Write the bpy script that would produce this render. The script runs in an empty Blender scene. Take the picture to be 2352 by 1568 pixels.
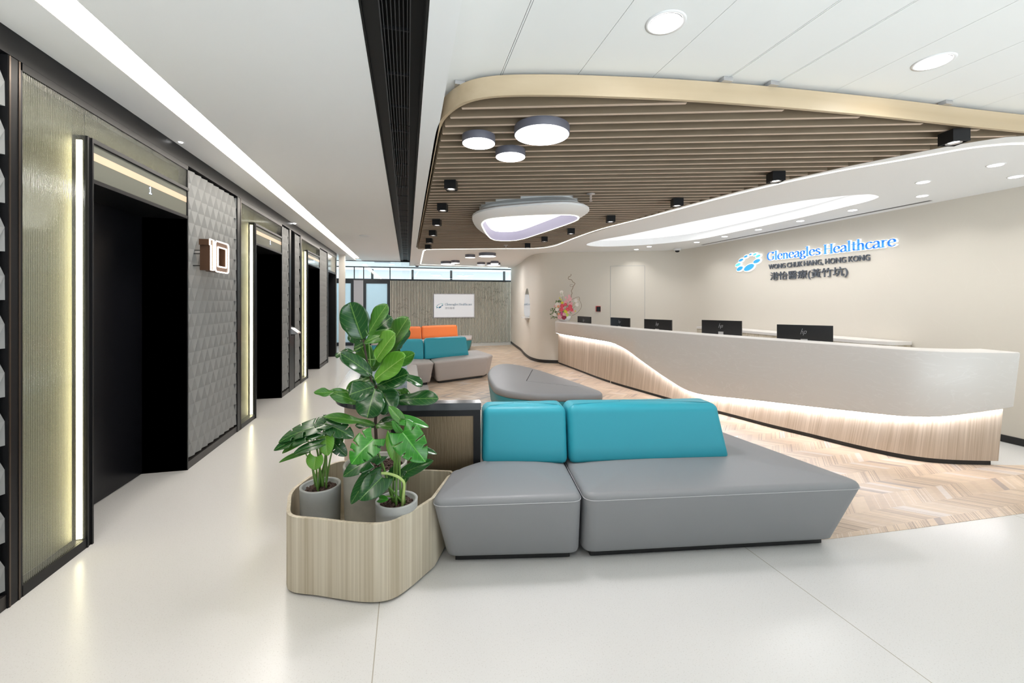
import bpy, bmesh, math, random
from mathutils import Vector, Matrix
from mathutils.geometry import tessellate_polygon
random.seed(7)
sc = bpy.context.scene
COL = sc.collection

# ------------------------------------------------------------------ camera
CAM_H = 1.45
FPX, CXP, HYP = 980.0, 1176.0, 693.0          # focal length and horizon, pixels of the 2352 x 1568 frame
YAW = math.atan(241.0 / FPX)                  # the camera looks this far right of the corridor axis (+Y)
S_, C_ = math.sin(YAW), math.cos(YAW)
cd = bpy.data.cameras.new('camera'); cam = bpy.data.objects.new('camera', cd); COL.objects.link(cam)
cam.location = (0, 0, CAM_H); cam.rotation_euler = (math.pi / 2, 0, -YAW)
cd.sensor_width = 36.0; cd.lens = 36.0 * FPX / 2352.0
cd.shift_y = -(784.0 - HYP) / 2352.0
cd.clip_start = 0.05; cd.clip_end = 200
sc.camera = cam
# ------------------------------------------------------------------ world, exposure
sc.view_settings.view_transform = 'Standard'; sc.view_settings.look = 'None'
sc.view_settings.exposure = 0.0; sc.view_settings.gamma = 1.0
sc.view_settings.use_curve_mapping = False
w = bpy.data.worlds.new('daylight_uplight'); sc.world = w; w.use_nodes = True
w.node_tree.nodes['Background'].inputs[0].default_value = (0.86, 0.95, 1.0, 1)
_N, _L = w.node_tree.nodes, w.node_tree.links      # invented glow below the horizon, brighter than the sky, lifts the ceilings
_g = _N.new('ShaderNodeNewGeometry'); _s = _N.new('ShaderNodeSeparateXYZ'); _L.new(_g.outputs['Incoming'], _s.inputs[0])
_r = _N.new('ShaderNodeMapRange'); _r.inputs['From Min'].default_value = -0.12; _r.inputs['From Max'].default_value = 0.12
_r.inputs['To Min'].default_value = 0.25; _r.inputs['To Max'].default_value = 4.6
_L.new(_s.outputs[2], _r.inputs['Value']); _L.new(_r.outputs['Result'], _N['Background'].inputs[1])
sc.cycles.max_bounces = 10; sc.cycles.diffuse_bounces = 6; sc.cycles.glossy_bounces = 4
sc.cycles.transparent_max_bounces = 12
sc.cycles.caustics_reflective = False; sc.cycles.caustics_refractive = False
sc.cycles.sample_clamp_indirect = 6.0
LK = 0.26                                       # one knob for all lamps

def area(name, loc, size, power, color=(1, 0.97, 0.93), rot=(0, 0, 0), size_y=None, shape='DISK', spread=None):
    l = bpy.data.lights.new(name, 'AREA'); l.energy = power * LK; l.color = color
    l.shape = shape; l.size = size
    if size_y: l.size_y = size_y
    if spread: l.spread = math.radians(spread)
    o = bpy.data.objects.new(name, l); COL.objects.link(o)
    o.location = loc; o.rotation_euler = rot
    return o

# ------------------------------------------------------------------ measuring helpers (photo pixel -> point on a known plane)
def ray(u, v):
    a = (u - CXP) / FPX; b = (HYP - v) / FPX
    return Vector((S_ + a * C_, C_ - a * S_, b))
def PZ(u, v, z):
    d = ray(u, v); t = (z - CAM_H) / d.z
    return Vector((d.x * t, d.y * t, z))
def PX(u, v, x):
    d = ray(u, v); t = x / d.x
    return Vector((x, d.y * t, CAM_H + d.z * t))
def PY(u, v, y):
    d = ray(u, v); t = y / d.y
    return Vector((d.x * t, y, CAM_H + d.z * t))
def PD(u, v, depth):
    return Vector((0, 0, CAM_H)) + ray(u, v) * depth

# ------------------------------------------------------------------ materials
MATS = {}
def nt(m): return m.node_tree.nodes, m.node_tree.links
def mat(name, color, rough=0.5, metal=0.0, spec=0.5, emit=None, es=0.0, coat=0.0, var=0.0, vscale=6.0, bump=0.0, bscale=200.0):
    m = bpy.data.materials.new(name); m.use_nodes = True
    N, L = nt(m); b = N['Principled BSDF']
    b.inputs['Base Color'].default_value = (*color, 1)
    b.inputs['Roughness'].default_value = rough; b.inputs['Metallic'].default_value = metal
    b.inputs['Specular IOR Level'].default_value = spec
    b.inputs['Coat Weight'].default_value = coat; b.inputs['Coat Roughness'].default_value = 0.08
    if emit:
        b.inputs['Emission Color'].default_value = (*emit, 1); b.inputs['Emission Strength'].default_value = es
    tc = N.new('ShaderNodeTexCoord')
    if var:
        n = N.new('ShaderNodeTexNoise'); n.inputs['Scale'].default_value = vscale; n.inputs['Detail'].default_value = 4
        L.new(tc.outputs['Object'], n.inputs['Vector'])
        r = N.new('ShaderNodeMapRange'); r.inputs['To Min'].default_value = 1 - var; r.inputs['To Max'].default_value = 1 + var
        L.new(n.outputs['Fac'], r.inputs['Value'])
        mx = N.new('ShaderNodeVectorMath'); mx.operation = 'SCALE'; mx.inputs[0].default_value = color
        L.new(r.outputs['Result'], mx.inputs['Scale']); L.new(mx.outputs['Vector'], b.inputs['Base Color'])
    if bump:
        n2 = N.new('ShaderNodeTexNoise'); n2.inputs['Scale'].default_value = bscale; n2.inputs['Detail'].default_value = 2
        L.new(tc.outputs['Object'], n2.inputs['Vector'])
        bp = N.new('ShaderNodeBump'); bp.inputs['Strength'].default_value = bump; bp.inputs['Distance'].default_value = 0.002
        L.new(n2.outputs['Fac'], bp.inputs['Height']); L.new(bp.outputs['Normal'], b.inputs['Normal'])
    MATS[name] = m
    return m
def emi(name, color, strength):
    m = bpy.data.materials.new(name); m.use_nodes = True
    N, L = nt(m); N.remove(N['Principled BSDF'])
    e = N.new('ShaderNodeEmission'); e.inputs[0].default_value = (*color, 1); e.inputs[1].default_value = strength
    L.new(e.outputs[0], N['Material Output'].inputs[0])
    return m
def mathn(N, L, op, a, b=None, c=None):
    n = N.new('ShaderNodeMath'); n.operation = op
    for i, x in enumerate((a, b, c)):
        if x is None: continue
        if isinstance(x, (int, float)): n.inputs[i].default_value = x
        else: L.new(x, n.inputs[i])
    return n.outputs[0]
def wood(name, c1, c2, rough=0.45, along='Z', fine=60.0, coarse=9.0, world=False, stretch=40.0, uv=False):
    m = bpy.data.materials.new(name); m.use_nodes = True
    N, L = nt(m); b = N['Principled BSDF']; b.inputs['Roughness'].default_value = rough
    if uv:
        g = N.new('ShaderNodeUVMap'); src = g.outputs['UV']; along = 'Y'
    elif world:
        g = N.new('ShaderNodeNewGeometry'); src = g.outputs['Position']
    else:
        tc = N.new('ShaderNodeTexCoord'); src = tc.outputs['Object']
    def noise(sc_a, sc_b, det):
        mp = N.new('ShaderNodeMapping')
        mp.inputs['Scale'].default_value = {'Z': (sc_a, sc_a, sc_b), 'X': (sc_b, sc_a, sc_a), 'Y': (sc_a, sc_b, sc_a)}[along]
        L.new(src, mp.inputs[0])
        n = N.new('ShaderNodeTexNoise'); n.inputs['Scale'].default_value = 1.0; n.inputs['Detail'].default_value = det
        L.new(mp.outputs[0], n.inputs['Vector']); return n.outputs['Fac']
    f = noise(fine, fine / stretch, 4); g2 = noise(coarse, coarse / (stretch * 0.5), 2)
    h = mathn(N, L, 'ADD', mathn(N, L, 'MULTIPLY', f, 0.5), mathn(N, L, 'MULTIPLY', g2, 0.5))
    cr = N.new('ShaderNodeValToRGB'); cr.color_ramp.elements[0].position = 0.36; cr.color_ramp.elements[1].position = 0.66
    cr.color_ramp.elements[0].color = (*c1, 1); cr.color_ramp.elements[1].color = (*c2, 1)
    L.new(h, cr.inputs[0]); L.new(cr.outputs[0], b.inputs['Base Color'])
    return m

M_ceil = mat('ceiling_paint', (0.92, 0.92, 0.915), 0.75, spec=0.2)
M_gyp = mat('gypsum_white', (0.87, 0.875, 0.875), 0.7, spec=0.2)
M_beige_lip = mat('cove_lip_paint', (0.80, 0.74, 0.68), 0.7)
M_black = mat('black_metal', (0.010, 0.010, 0.011), 0.36, spec=0.22)
M_blackmat = mat('black_matt_paint', (0.012, 0.012, 0.012), 0.6, spec=0.3)
M_char = mat('charcoal_paint', (0.014, 0.014, 0.014), 0.6, spec=0.2)
M_bronze = mat('bronze_trim', (0.10, 0.075, 0.06), 0.3, metal=0.8)
M_door = mat('lift_door_black', (0.006, 0.006, 0.008), 0.3, spec=0.28, bump=0.02, bscale=300)
M_skirt = mat('dark_skirting_metal', (0.045, 0.04, 0.037), 0.42, metal=0.4)
M_grille = mat('grille_grey', (0.05, 0.052, 0.058), 0.45, metal=0.3)
M_pyr = mat('grey_faceted_panel', (0.26, 0.265, 0.265), 0.62, spec=0.3)
M_champ = mat('champagne_backing', (0.33, 0.30, 0.21), 0.5, metal=0.15)
M_leath = mat('grey_leather', (0.25, 0.255, 0.265), 0.42, spec=0.4, var=0.02, vscale=3, bump=0.12, bscale=500)
M_leath2 = mat('light_grey_leather', (0.41, 0.375, 0.355), 0.5, spec=0.35, var=0.02, vscale=3, bump=0.1, bscale=500)
M_pipe = mat('grey_piping', (0.42, 0.42, 0.44), 0.5)
M_teal = mat('teal_leather', (0.028, 0.33, 0.42), 0.42, spec=0.4, bump=0.1, bscale=500)
M_teal2 = mat('deep_teal_leather', (0.03, 0.24, 0.29), 0.45, spec=0.4, bump=0.1, bscale=500)
M_orange = mat('orange_leather', (0.78, 0.20, 0.055), 0.45, spec=0.3, bump=0.1, bscale=500)
M_plinth = mat('black_plinth', (0.012, 0.012, 0.013), 0.5)
M_planter = wood('planter_laminate', (0.42, 0.355, 0.25), (0.66, 0.60, 0.48), fine=90, coarse=16, stretch=110)
M_deskwood = wood('desk_laminate', (0.40, 0.32, 0.24), (0.66, 0.57, 0.48), fine=85, coarse=12, stretch=60, uv=True)
M_cabwood = wood('cabinet_laminate', (0.42, 0.36, 0.27), (0.68, 0.62, 0.52), fine=80, coarse=14)
M_rim = wood('raft_oak', (0.43, 0.33, 0.21), (0.55, 0.44, 0.30), fine=10, coarse=4, along='X')
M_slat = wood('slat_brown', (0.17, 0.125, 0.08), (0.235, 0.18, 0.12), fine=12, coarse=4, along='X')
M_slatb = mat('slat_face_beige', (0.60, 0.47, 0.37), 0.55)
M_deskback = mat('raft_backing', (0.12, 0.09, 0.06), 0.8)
M_concrete = mat('concrete_pot', (0.42, 0.43, 0.42), 0.75, var=0.12, vscale=14, bump=0.25, bscale=90)
M_concrete2 = mat('blotched_concrete_pot', (0.44, 0.43, 0.38), 0.8, var=0.35, vscale=11, bump=0.3, bscale=90)
M_pebble = mat('clay_pebbles', (0.075, 0.042, 0.032), 0.8, var=0.3, vscale=40)
M_drum = mat('drum_laminate', (0.62, 0.50, 0.42), 0.55)
M_tabletop = mat('black_table_top', (0.045, 0.05, 0.06), 0.16, spec=0.7)
M_white = mat('white_enamel', (0.8, 0.8, 0.8), 0.35)
M_porc = mat('white_porcelain', (0.82, 0.82, 0.8), 0.2)
M_discrim = mat('fixture_grey_rim', (0.13, 0.13, 0.16), 0.45)
M_frame = mat('dark_window_frame', (0.018, 0.024, 0.030), 0.4)
M_monitor = mat('monitor_black', (0.008, 0.008, 0.009), 0.3)
M_silver = mat('silver_stand', (0.6, 0.6, 0.62), 0.3, metal=0.9)
M_logo_s = mat('silver_mark', (0.75, 0.75, 0.78), 0.3, metal=0.6)
M_bamboo = mat('slat_wall_cream', (0.70, 0.67, 0.57), 0.55)
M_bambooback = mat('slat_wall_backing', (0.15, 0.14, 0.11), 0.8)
M_motif = mat('leaf_motif_dark', (0.09, 0.08, 0.06), 0.6)
M_greyp = mat('pale_grey_panel', (0.52, 0.51, 0.54), 0.6)
M_signgrey = mat('sign_grey', (0.13, 0.145, 0.17), 0.4, metal=0.3)
M_signblue = mat('sign_blue', (0.04, 0.25, 0.62), 0.4, emit=(0.06, 0.33, 0.85), es=0.55)
M_dotblue = mat('sign_dot_blue', (0.03, 0.25, 0.75), 0.4, emit=(0.04, 0.34, 0.95), es=0.7)
M_dotteal = mat('sign_dot_teal', (0.1, 0.55, 0.62), 0.4, emit=(0.18, 0.75, 0.8), es=0.6)
M_halo = emi('sign_halo_light', (1, 1, 1), 1.5)
M_neon = emi('numeral_outline_light', (1.0, 0.86, 0.72), 6.0)
M_numbox = mat('numeral_bronze', (0.10, 0.052, 0.03), 0.4, metal=0.5)
M_lamp = emi('lamp_white', (1, 0.99, 1.0), 7.0)
M_lampdown = emi('downlight_white', (1, 0.99, 0.98), 10.0)
M_led = emi('led_white', (0.97, 0.96, 1.0), 7.0)
M_leddesk = emi('desk_led_white', (0.96, 0.95, 1.0), 32)
M_ledceil = emi('ceiling_led_warm', (1.0, 1.0, 0.88), 2.6)
M_cove = emi('cove_light', (1.0, 0.93, 0.84), 19.0)
M_lens = emi('lens_light', (1, 1, 1), 1.15)
M_chand = emi('chandelier_diffuser', (1, 1, 1), 3.6)
M_ledglass = emi('glass_edge_led', (1.0, 0.91, 0.66), 24.0)
M_screen = mat('screen_white', (0.5, 0.5, 0.51), 0.4, emit=(0.95, 0.95, 0.96), es=0.38)
M_prblue = mat('printed_blue', (0.02, 0.19, 0.36), 0.5)
M_prteal = mat('printed_teal', (0.04, 0.50, 0.48), 0.5)
M_prgrey = mat('printed_grey', (0.33, 0.35, 0.38), 0.5)
M_branch = mat('twig_brown', (0.20, 0.12, 0.06), 0.7)
M_bark = mat('fig_bark', (0.05, 0.035, 0.025), 0.8)
M_stem = mat('green_stem', (0.13, 0.27, 0.05), 0.45)
M_sheath = mat('pale_green_sheath', (0.42, 0.56, 0.18), 0.45)
M_red = mat('red_plastic', (0.65, 0.03, 0.04), 0.4)
M_mirror = mat('mirror_glass', (0.82, 0.83, 0.83), 0.04, metal=1.0)
M_dispglass = mat('display_glass', (0.16, 0.165, 0.14), 0.10, spec=0.9)
M_peachline = mat('display_bronze_mirror', (0.85, 0.62, 0.45), 0.25, metal=0.2)
M_digit = emi('digit_light', (0.55, 0.65, 1.0), 4.0)
M_sash = mat('white_column_paint', (0.74, 0.70, 0.64), 0.6)

def mat_floor():
    m = bpy.data.materials.new('terrazzo'); m.use_nodes = True; N, L = nt(m); b = N['Principled BSDF']
    g = N.new('ShaderNodeNewGeometry'); P = g.outputs['Position']
    sp = N.new('ShaderNodeSeparateXYZ'); L.new(P, sp.inputs[0])
    n = N.new('ShaderNodeTexNoise'); n.inputs['Scale'].default_value = 170; n.inputs['Detail'].default_value = 1; L.new(P, n.inputs['Vector'])
    r = N.new('ShaderNodeValToRGB'); e = r.color_ramp.elements
    e[0].position = 0.28; e[0].color = (0.62, 0.605, 0.58, 1); e[1].position = 0.40; e[1].color = (0.705, 0.695, 0.675, 1)
    L.new(n.outputs['Fac'], r.inputs[0])
    # joints at x = -0.13 + 2.07 k
    fx = mathn(N, L, 'PINGPONG', mathn(N, L, 'ADD', sp.outputs[0], 0.13 + 20.7), 1.035)
    jx = mathn(N, L, 'LESS_THAN', fx, 0.0022)
    mx = N.new('ShaderNodeMixRGB'); mx.inputs[2].default_value = (0.42, 0.39, 0.33, 1)
    L.new(jx, mx.inputs[0]); L.new(r.outputs[0], mx.inputs[1]); L.new(mx.outputs[0], b.inputs['Base Color'])
    b.inputs['Roughness'].default_value = 0.24; b.inputs['Specular IOR Level'].default_value = 0.5
    return m
def mat_parquet():
    m = bpy.data.materials.new('chevron_parquet'); m.use_nodes = True; N, L = nt(m); b = N['Principled BSDF']
    g = N.new('ShaderNodeNewGeometry'); P = g.outputs['Position']
    sp = N.new('ShaderNodeSeparateXYZ'); L.new(P, sp.inputs[0]); X, Y = sp.outputs[0], sp.outputs[1]
    W = 0.18
    row = mathn(N, L, 'FLOOR', mathn(N, L, 'DIVIDE', mathn(N, L, 'ADD', Y, -0.12 + 1.8), W))
    yy = mathn(N, L, 'PINGPONG', mathn(N, L, 'ADD', Y, -0.12 + 1.8), W)        # folds every row: chevron
    par = mathn(N, L, 'MODULO', row, 2.0)
    sh = mathn(N, L, 'ADD', X, mathn(N, L, 'MULTIPLY', yy, -1.0))
    sh = mathn(N, L, 'ADD', sh, 20.0)
    def strip(wd, seed):
        idx = mathn(N, L, 'FLOOR', mathn(N, L, 'DIVIDE', sh, wd))
        cv = N.new('ShaderNodeCombineXYZ'); L.new(idx, cv.inputs[0]); L.new(row, cv.inputs[1]); cv.inputs[2].default_value = seed
        wn = N.new('ShaderNodeTexWhiteNoise'); L.new(cv.outputs[0], wn.inputs['Vector']); return wn.outputs['Value']
    a = strip(0.061, 1.0); f = strip(0.0052, 5.0); c = strip(0.19, 9.0)
    cr = N.new('ShaderNodeValToRGB'); cr.color_ramp.interpolation = 'CONSTANT'
    els = cr.color_ramp.elements
    els[0].position = 0; els[0].color = (0.60, 0.47, 0.35, 1); els[1].position = 0.3; els[1].color = (0.57, 0.44, 0.33, 1)
    for p, q in ((0.55, (0.65, 0.51, 0.38)), (0.8, (0.53, 0.41, 0.31)), (0.91, (0.66, 0.58, 0.52)), (0.95, (0.36, 0.29, 0.25))):
        el = els.new(p); el.color = (*q, 1)
    L.new(a, cr.inputs[0])
    # groups of fine dark and light lines in some strips
    on = mathn(N, L, 'GREATER_THAN', c, 0.62)
    dark = mathn(N, L, 'MULTIPLY', mathn(N, L, 'GREATER_THAN', f, 0.72), on)
    lite = mathn(N, L, 'MULTIPLY', mathn(N, L, 'LESS_THAN', f, 0.14), mathn(N, L, 'LESS_THAN', c, 0.3))
    m1 = N.new('ShaderNodeMixRGB'); m1.inputs[2].default_value = (0.34, 0.25, 0.19, 1)
    L.new(mathn(N, L, 'MULTIPLY', dark, 0.8), m1.inputs[0]); L.new(cr.outputs[0], m1.inputs[1])
    m2 = N.new('ShaderNodeMixRGB'); m2.inputs[2].default_value = (0.74, 0.64, 0.56, 1)
    L.new(mathn(N, L, 'MULTIPLY', lite, 0.7), m2.inputs[0]); L.new(m1.outputs[0], m2.inputs[1])
    nz = N.new('ShaderNodeTexNoise'); nz.inputs['Scale'].default_value = 12; nz.inputs['Detail'].default_value = 5
    mp = N.new('ShaderNodeMapping'); mp.inputs['Scale'].default_value = (1, 4, 1); L.new(P, mp.inputs[0]); L.new(mp.outputs[0], nz.inputs['Vector'])
    rr = N.new('ShaderNodeMapRange'); rr.inputs['To Min'].default_value = 0.88; rr.inputs['To Max'].default_value = 1.12
    L.new(nz.outputs['Fac'], rr.inputs['Value'])
    vm = N.new('ShaderNodeVectorMath'); vm.operation = 'SCALE'; L.new(m2.outputs[0], vm.inputs[0]); L.new(rr.outputs['Result'], vm.inputs['Scale'])
    L.new(vm.outputs['Vector'], b.inputs['Base Color'])
    b.inputs['Roughness'].default_value = 0.33
    return m
def mat_wall():
    m = bpy.data.materials.new('beige_wallcovering'); m.use_nodes = True; N, L = nt(m); b = N['Principled BSDF']
    g = N.new('ShaderNodeNewGeometry')
    v = N.new('ShaderNodeTexVoronoi'); v.feature = 'DISTANCE_TO_EDGE'; v.inputs['Scale'].default_value = 4.5; v.inputs['Randomness'].default_value = 0.6
    L.new(g.outputs['Position'], v.inputs['Vector'])
    lt = mathn(N, L, 'LESS_THAN', v.outputs['Distance'], 0.004)
    mx = N.new('ShaderNodeMixRGB'); mx.inputs[1].default_value = (0.66, 0.615, 0.54, 1); mx.inputs[2].default_value = (0.672, 0.628, 0.553, 1)
    L.new(lt, mx.inputs[0]); L.new(mx.outputs[0], b.inputs['Base Color'])
    b.inputs['Roughness'].default_value = 0.65; b.inputs['Specular IOR Level'].default_value = 0.3
    n2 = N.new('ShaderNodeTexNoise'); n2.inputs['Scale'].default_value = 300; L.new(g.outputs['Position'], n2.inputs['Vector'])
    bp = N.new('ShaderNodeBump'); bp.inputs['Strength'].default_value = 0.15; bp.inputs['Distance'].default_value = 0.001
    L.new(n2.outputs['Fac'], bp.inputs['Height']); L.new(bp.outputs['Normal'], b.inputs['Normal'])
    return m
def mat_stone():
    m = bpy.data.materials.new('veined_solid_surface'); m.use_nodes = True; N, L = nt(m); b = N['Principled BSDF']
    g = N.new('ShaderNodeNewGeometry')
    mp = N.new('ShaderNodeMapping'); mp.inputs['Scale'].default_value = (1.0, 1.0, 3.0); L.new(g.outputs['Position'], mp.inputs[0])
    n = N.new('ShaderNodeTexNoise'); n.inputs['Scale'].default_value = 1.6; n.inputs['Detail'].default_value = 3; n.inputs['Distortion'].default_value = 1.6
    L.new(mp.outputs[0], n.inputs['Vector'])
    band = mathn(N, L, 'PINGPONG', mathn(N, L, 'MULTIPLY', n.outputs['Fac'], 14.0), 1.0)
    n2 = N.new('ShaderNodeTexNoise'); n2.inputs['Scale'].default_value = 2.2; L.new(g.outputs['Position'], n2.inputs['Vector'])
    fac = mathn(N, L, 'MULTIPLY', mathn(N, L, 'POWER', band, 9.0), mathn(N, L, 'SUBTRACT', n2.outputs['Fac'], 0.15))
    mx = N.new('ShaderNodeMixRGB'); mx.inputs[1].default_value = (0.72, 0.69, 0.66, 1); mx.inputs[2].default_value = (0.82, 0.80, 0.78, 1)
    L.new(fac, mx.inputs[0]); L.new(mx.outputs[0], b.inputs['Base Color'])
    b.inputs['Roughness'].default_value = 0.3
    return m
def mat_flute():
    """fluted glass: mostly clear, glossy, with fine vertical ribs"""
    m = bpy.data.materials.new('fluted_glass'); m.use_nodes = True; N, L = nt(m); N.remove(N['Principled BSDF'])
    g = N.new('ShaderNodeNewGeometry'); sp = N.new('ShaderNodeSeparateXYZ'); L.new(g.outputs['Position'], sp.inputs[0])
    s = mathn(N, L, 'SINE', mathn(N, L, 'MULTIPLY', mathn(N, L, 'ADD', sp.outputs[0], sp.outputs[1]), 2 * math.pi / 0.0105))
    bp = N.new('ShaderNodeBump'); bp.inputs['Strength'].default_value = 1.0; bp.inputs['Distance'].default_value = 0.0016
    L.new(s, bp.inputs['Height'])
    gl = N.new('ShaderNodeBsdfGlossy'); gl.inputs['Roughness'].default_value = 0.12; L.new(bp.outputs['Normal'], gl.inputs['Normal'])
    gl.inputs['Color'].default_value = (0.95, 0.97, 0.93, 1)
    tr = N.new('ShaderNodeBsdfTransparent')
    mx2 = N.new('ShaderNodeMixRGB'); mx2.inputs[1].default_value = (0.60, 0.60, 0.53, 1); mx2.inputs[2].default_value = (0.92, 0.93, 0.86, 1)
    L.new(mathn(N, L, 'MULTIPLY_ADD', s, 0.5, 0.5), mx2.inputs[0]); L.new(mx2.outputs[0], tr.inputs['Color'])
    mx = N.new('ShaderNodeMixShader'); mx.inputs[0].default_value = 0.22
    L.new(tr.outputs[0], mx.inputs[1]); L.new(gl.outputs[0], mx.inputs[2]); L.new(mx.outputs[0], N['Material Output'].inputs[0])
    return m
def mat_glass(name, tint=(0.9, 0.97, 0.98), refl=0.07):
    m = bpy.data.materials.new(name); m.use_nodes = True; N, L = nt(m); N.remove(N['Principled BSDF'])
    gl = N.new('ShaderNodeBsdfGlossy'); gl.inputs['Roughness'].default_value = 0.02
    tr = N.new('ShaderNodeBsdfTransparent'); tr.inputs['Color'].default_value = (*tint, 1)
    mx = N.new('ShaderNodeMixShader'); mx.inputs[0].default_value = refl
    L.new(tr.outputs[0], mx.inputs[1]); L.new(gl.outputs[0], mx.inputs[2]); L.new(mx.outputs[0], N['Material Output'].inputs[0])
    return m
def mat_frost():
    m = bpy.data.materials.new('frosted_glass'); m.use_nodes = True; N, L = nt(m); N.remove(N['Principled BSDF'])
    t = N.new('ShaderNodeBsdfTranslucent'); t.inputs['Color'].default_value = (0.80, 0.92, 0.97, 1)
    d = N.new('ShaderNodeBsdfDiffuse'); d.inputs['Color'].default_value = (0.72, 0.84, 0.90, 1)
    mx = N.new('ShaderNodeMixShader'); mx.inputs[0].default_value = 0.35
    L.new(t.outputs[0], mx.inputs[1]); L.new(d.outputs[0], mx.inputs[2]); L.new(mx.outputs[0], N['Material Output'].inputs[0])
    return m
def mat_bronzeglass():
    m = bpy.data.materials.new('rippled_bronze_glass'); m.use_nodes = True; N, L = nt(m); b = N['Principled BSDF']
    tc = N.new('ShaderNodeTexCoord'); mp = N.new('ShaderNodeMapping'); mp.inputs['Scale'].default_value = (120, 60, 9)
    L.new(tc.outputs['Object'], mp.inputs[0])
    n = N.new('ShaderNodeTexNoise'); n.inputs['Scale'].default_value = 1.0; n.inputs['Detail'].default_value = 2; L.new(mp.outputs[0], n.inputs['Vector'])
    bp = N.new('ShaderNodeBump'); bp.inputs['Strength'].default_value = 0.7; bp.inputs['Distance'].default_value = 0.002
    L.new(n.outputs['Fac'], bp.inputs['Height']); L.new(bp.outputs['Normal'], b.inputs['Normal'])
    b.inputs['Base Color'].default_value = (0.19, 0.14, 0.085, 1); b.inputs['Roughness'].default_value = 0.34; b.inputs['Metallic'].default_value = 0.55
    return m
def leafmat(name, dark, vein, gloss=0.28):
    m = bpy.data.materials.new(name); m.use_nodes = True; N, L = nt(m); b = N['Principled BSDF']
    uv = N.new('ShaderNodeUVMap'); sp = N.new('ShaderNodeSeparateXYZ'); L.new(uv.outputs[0], sp.inputs[0])
    au = mathn(N, L, 'ABSOLUTE', mathn(N, L, 'SUBTRACT', sp.outputs[0], 0.5))
    mid = mathn(N, L, 'LESS_THAN', au, 0.016)
    side = mathn(N, L, 'PINGPONG', mathn(N, L, 'MULTIPLY', mathn(N, L, 'SUBTRACT', sp.outputs[1], mathn(N, L, 'MULTIPLY', mathn(N, L, 'POWER', au, 1.3), 0.9)), 7.0), 0.5)
    sd = mathn(N, L, 'MULTIPLY', mathn(N, L, 'LESS_THAN', side, 0.035), 0.55)
    fac = mathn(N, L, 'MAXIMUM', mid, sd)
    nz = N.new('ShaderNodeTexNoise'); nz.inputs['Scale'].default_value = 9; tc = N.new('ShaderNodeTexCoord'); L.new(tc.outputs['Object'], nz.inputs['Vector'])
    rr = N.new('ShaderNodeMapRange'); rr.inputs['To Min'].default_value = 0.75; rr.inputs['To Max'].default_value = 1.25; L.new(nz.outputs['Fac'], rr.inputs['Value'])
    vm = N.new('ShaderNodeVectorMath'); vm.operation = 'SCALE'; vm.inputs[0].default_value = dark; L.new(rr.outputs['Result'], vm.inputs['Scale'])
    mx = N.new('ShaderNodeMixRGB'); mx.inputs[2].default_value = (*vein, 1); L.new(fac, mx.inputs[0]); L.new(vm.outputs['Vector'], mx.inputs[1])
    L.new(mx.outputs[0], b.inputs['Base Color']); b.inputs['Roughness'].default_value = gloss
    b.inputs['Specular IOR Level'].default_value = 0.6
    return m
M_floor = mat_floor(); M_parq = mat_parquet(); M_wall = mat_wall(); M_stone = mat_stone()
M_flute = mat_flute(); M_clear = mat_glass('clear_glass', (0.93, 0.985, 0.995), 0.10); M_frost = mat_frost(); M_bglass = mat_bronzeglass()
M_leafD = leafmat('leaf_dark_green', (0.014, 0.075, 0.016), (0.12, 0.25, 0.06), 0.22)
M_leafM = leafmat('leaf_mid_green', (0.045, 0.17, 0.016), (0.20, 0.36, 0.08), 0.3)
M_leafL = leafmat('leaf_pale_backlit_green', (0.12, 0.33, 0.03), (0.30, 0.50, 0.12), 0.34)  # pale undersides, plus light through backlit leaves put into the colour
M_leafB = leafmat('leaf_vivid_green', (0.032, 0.20, 0.018), (0.12, 0.42, 0.06), 0.22)

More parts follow.
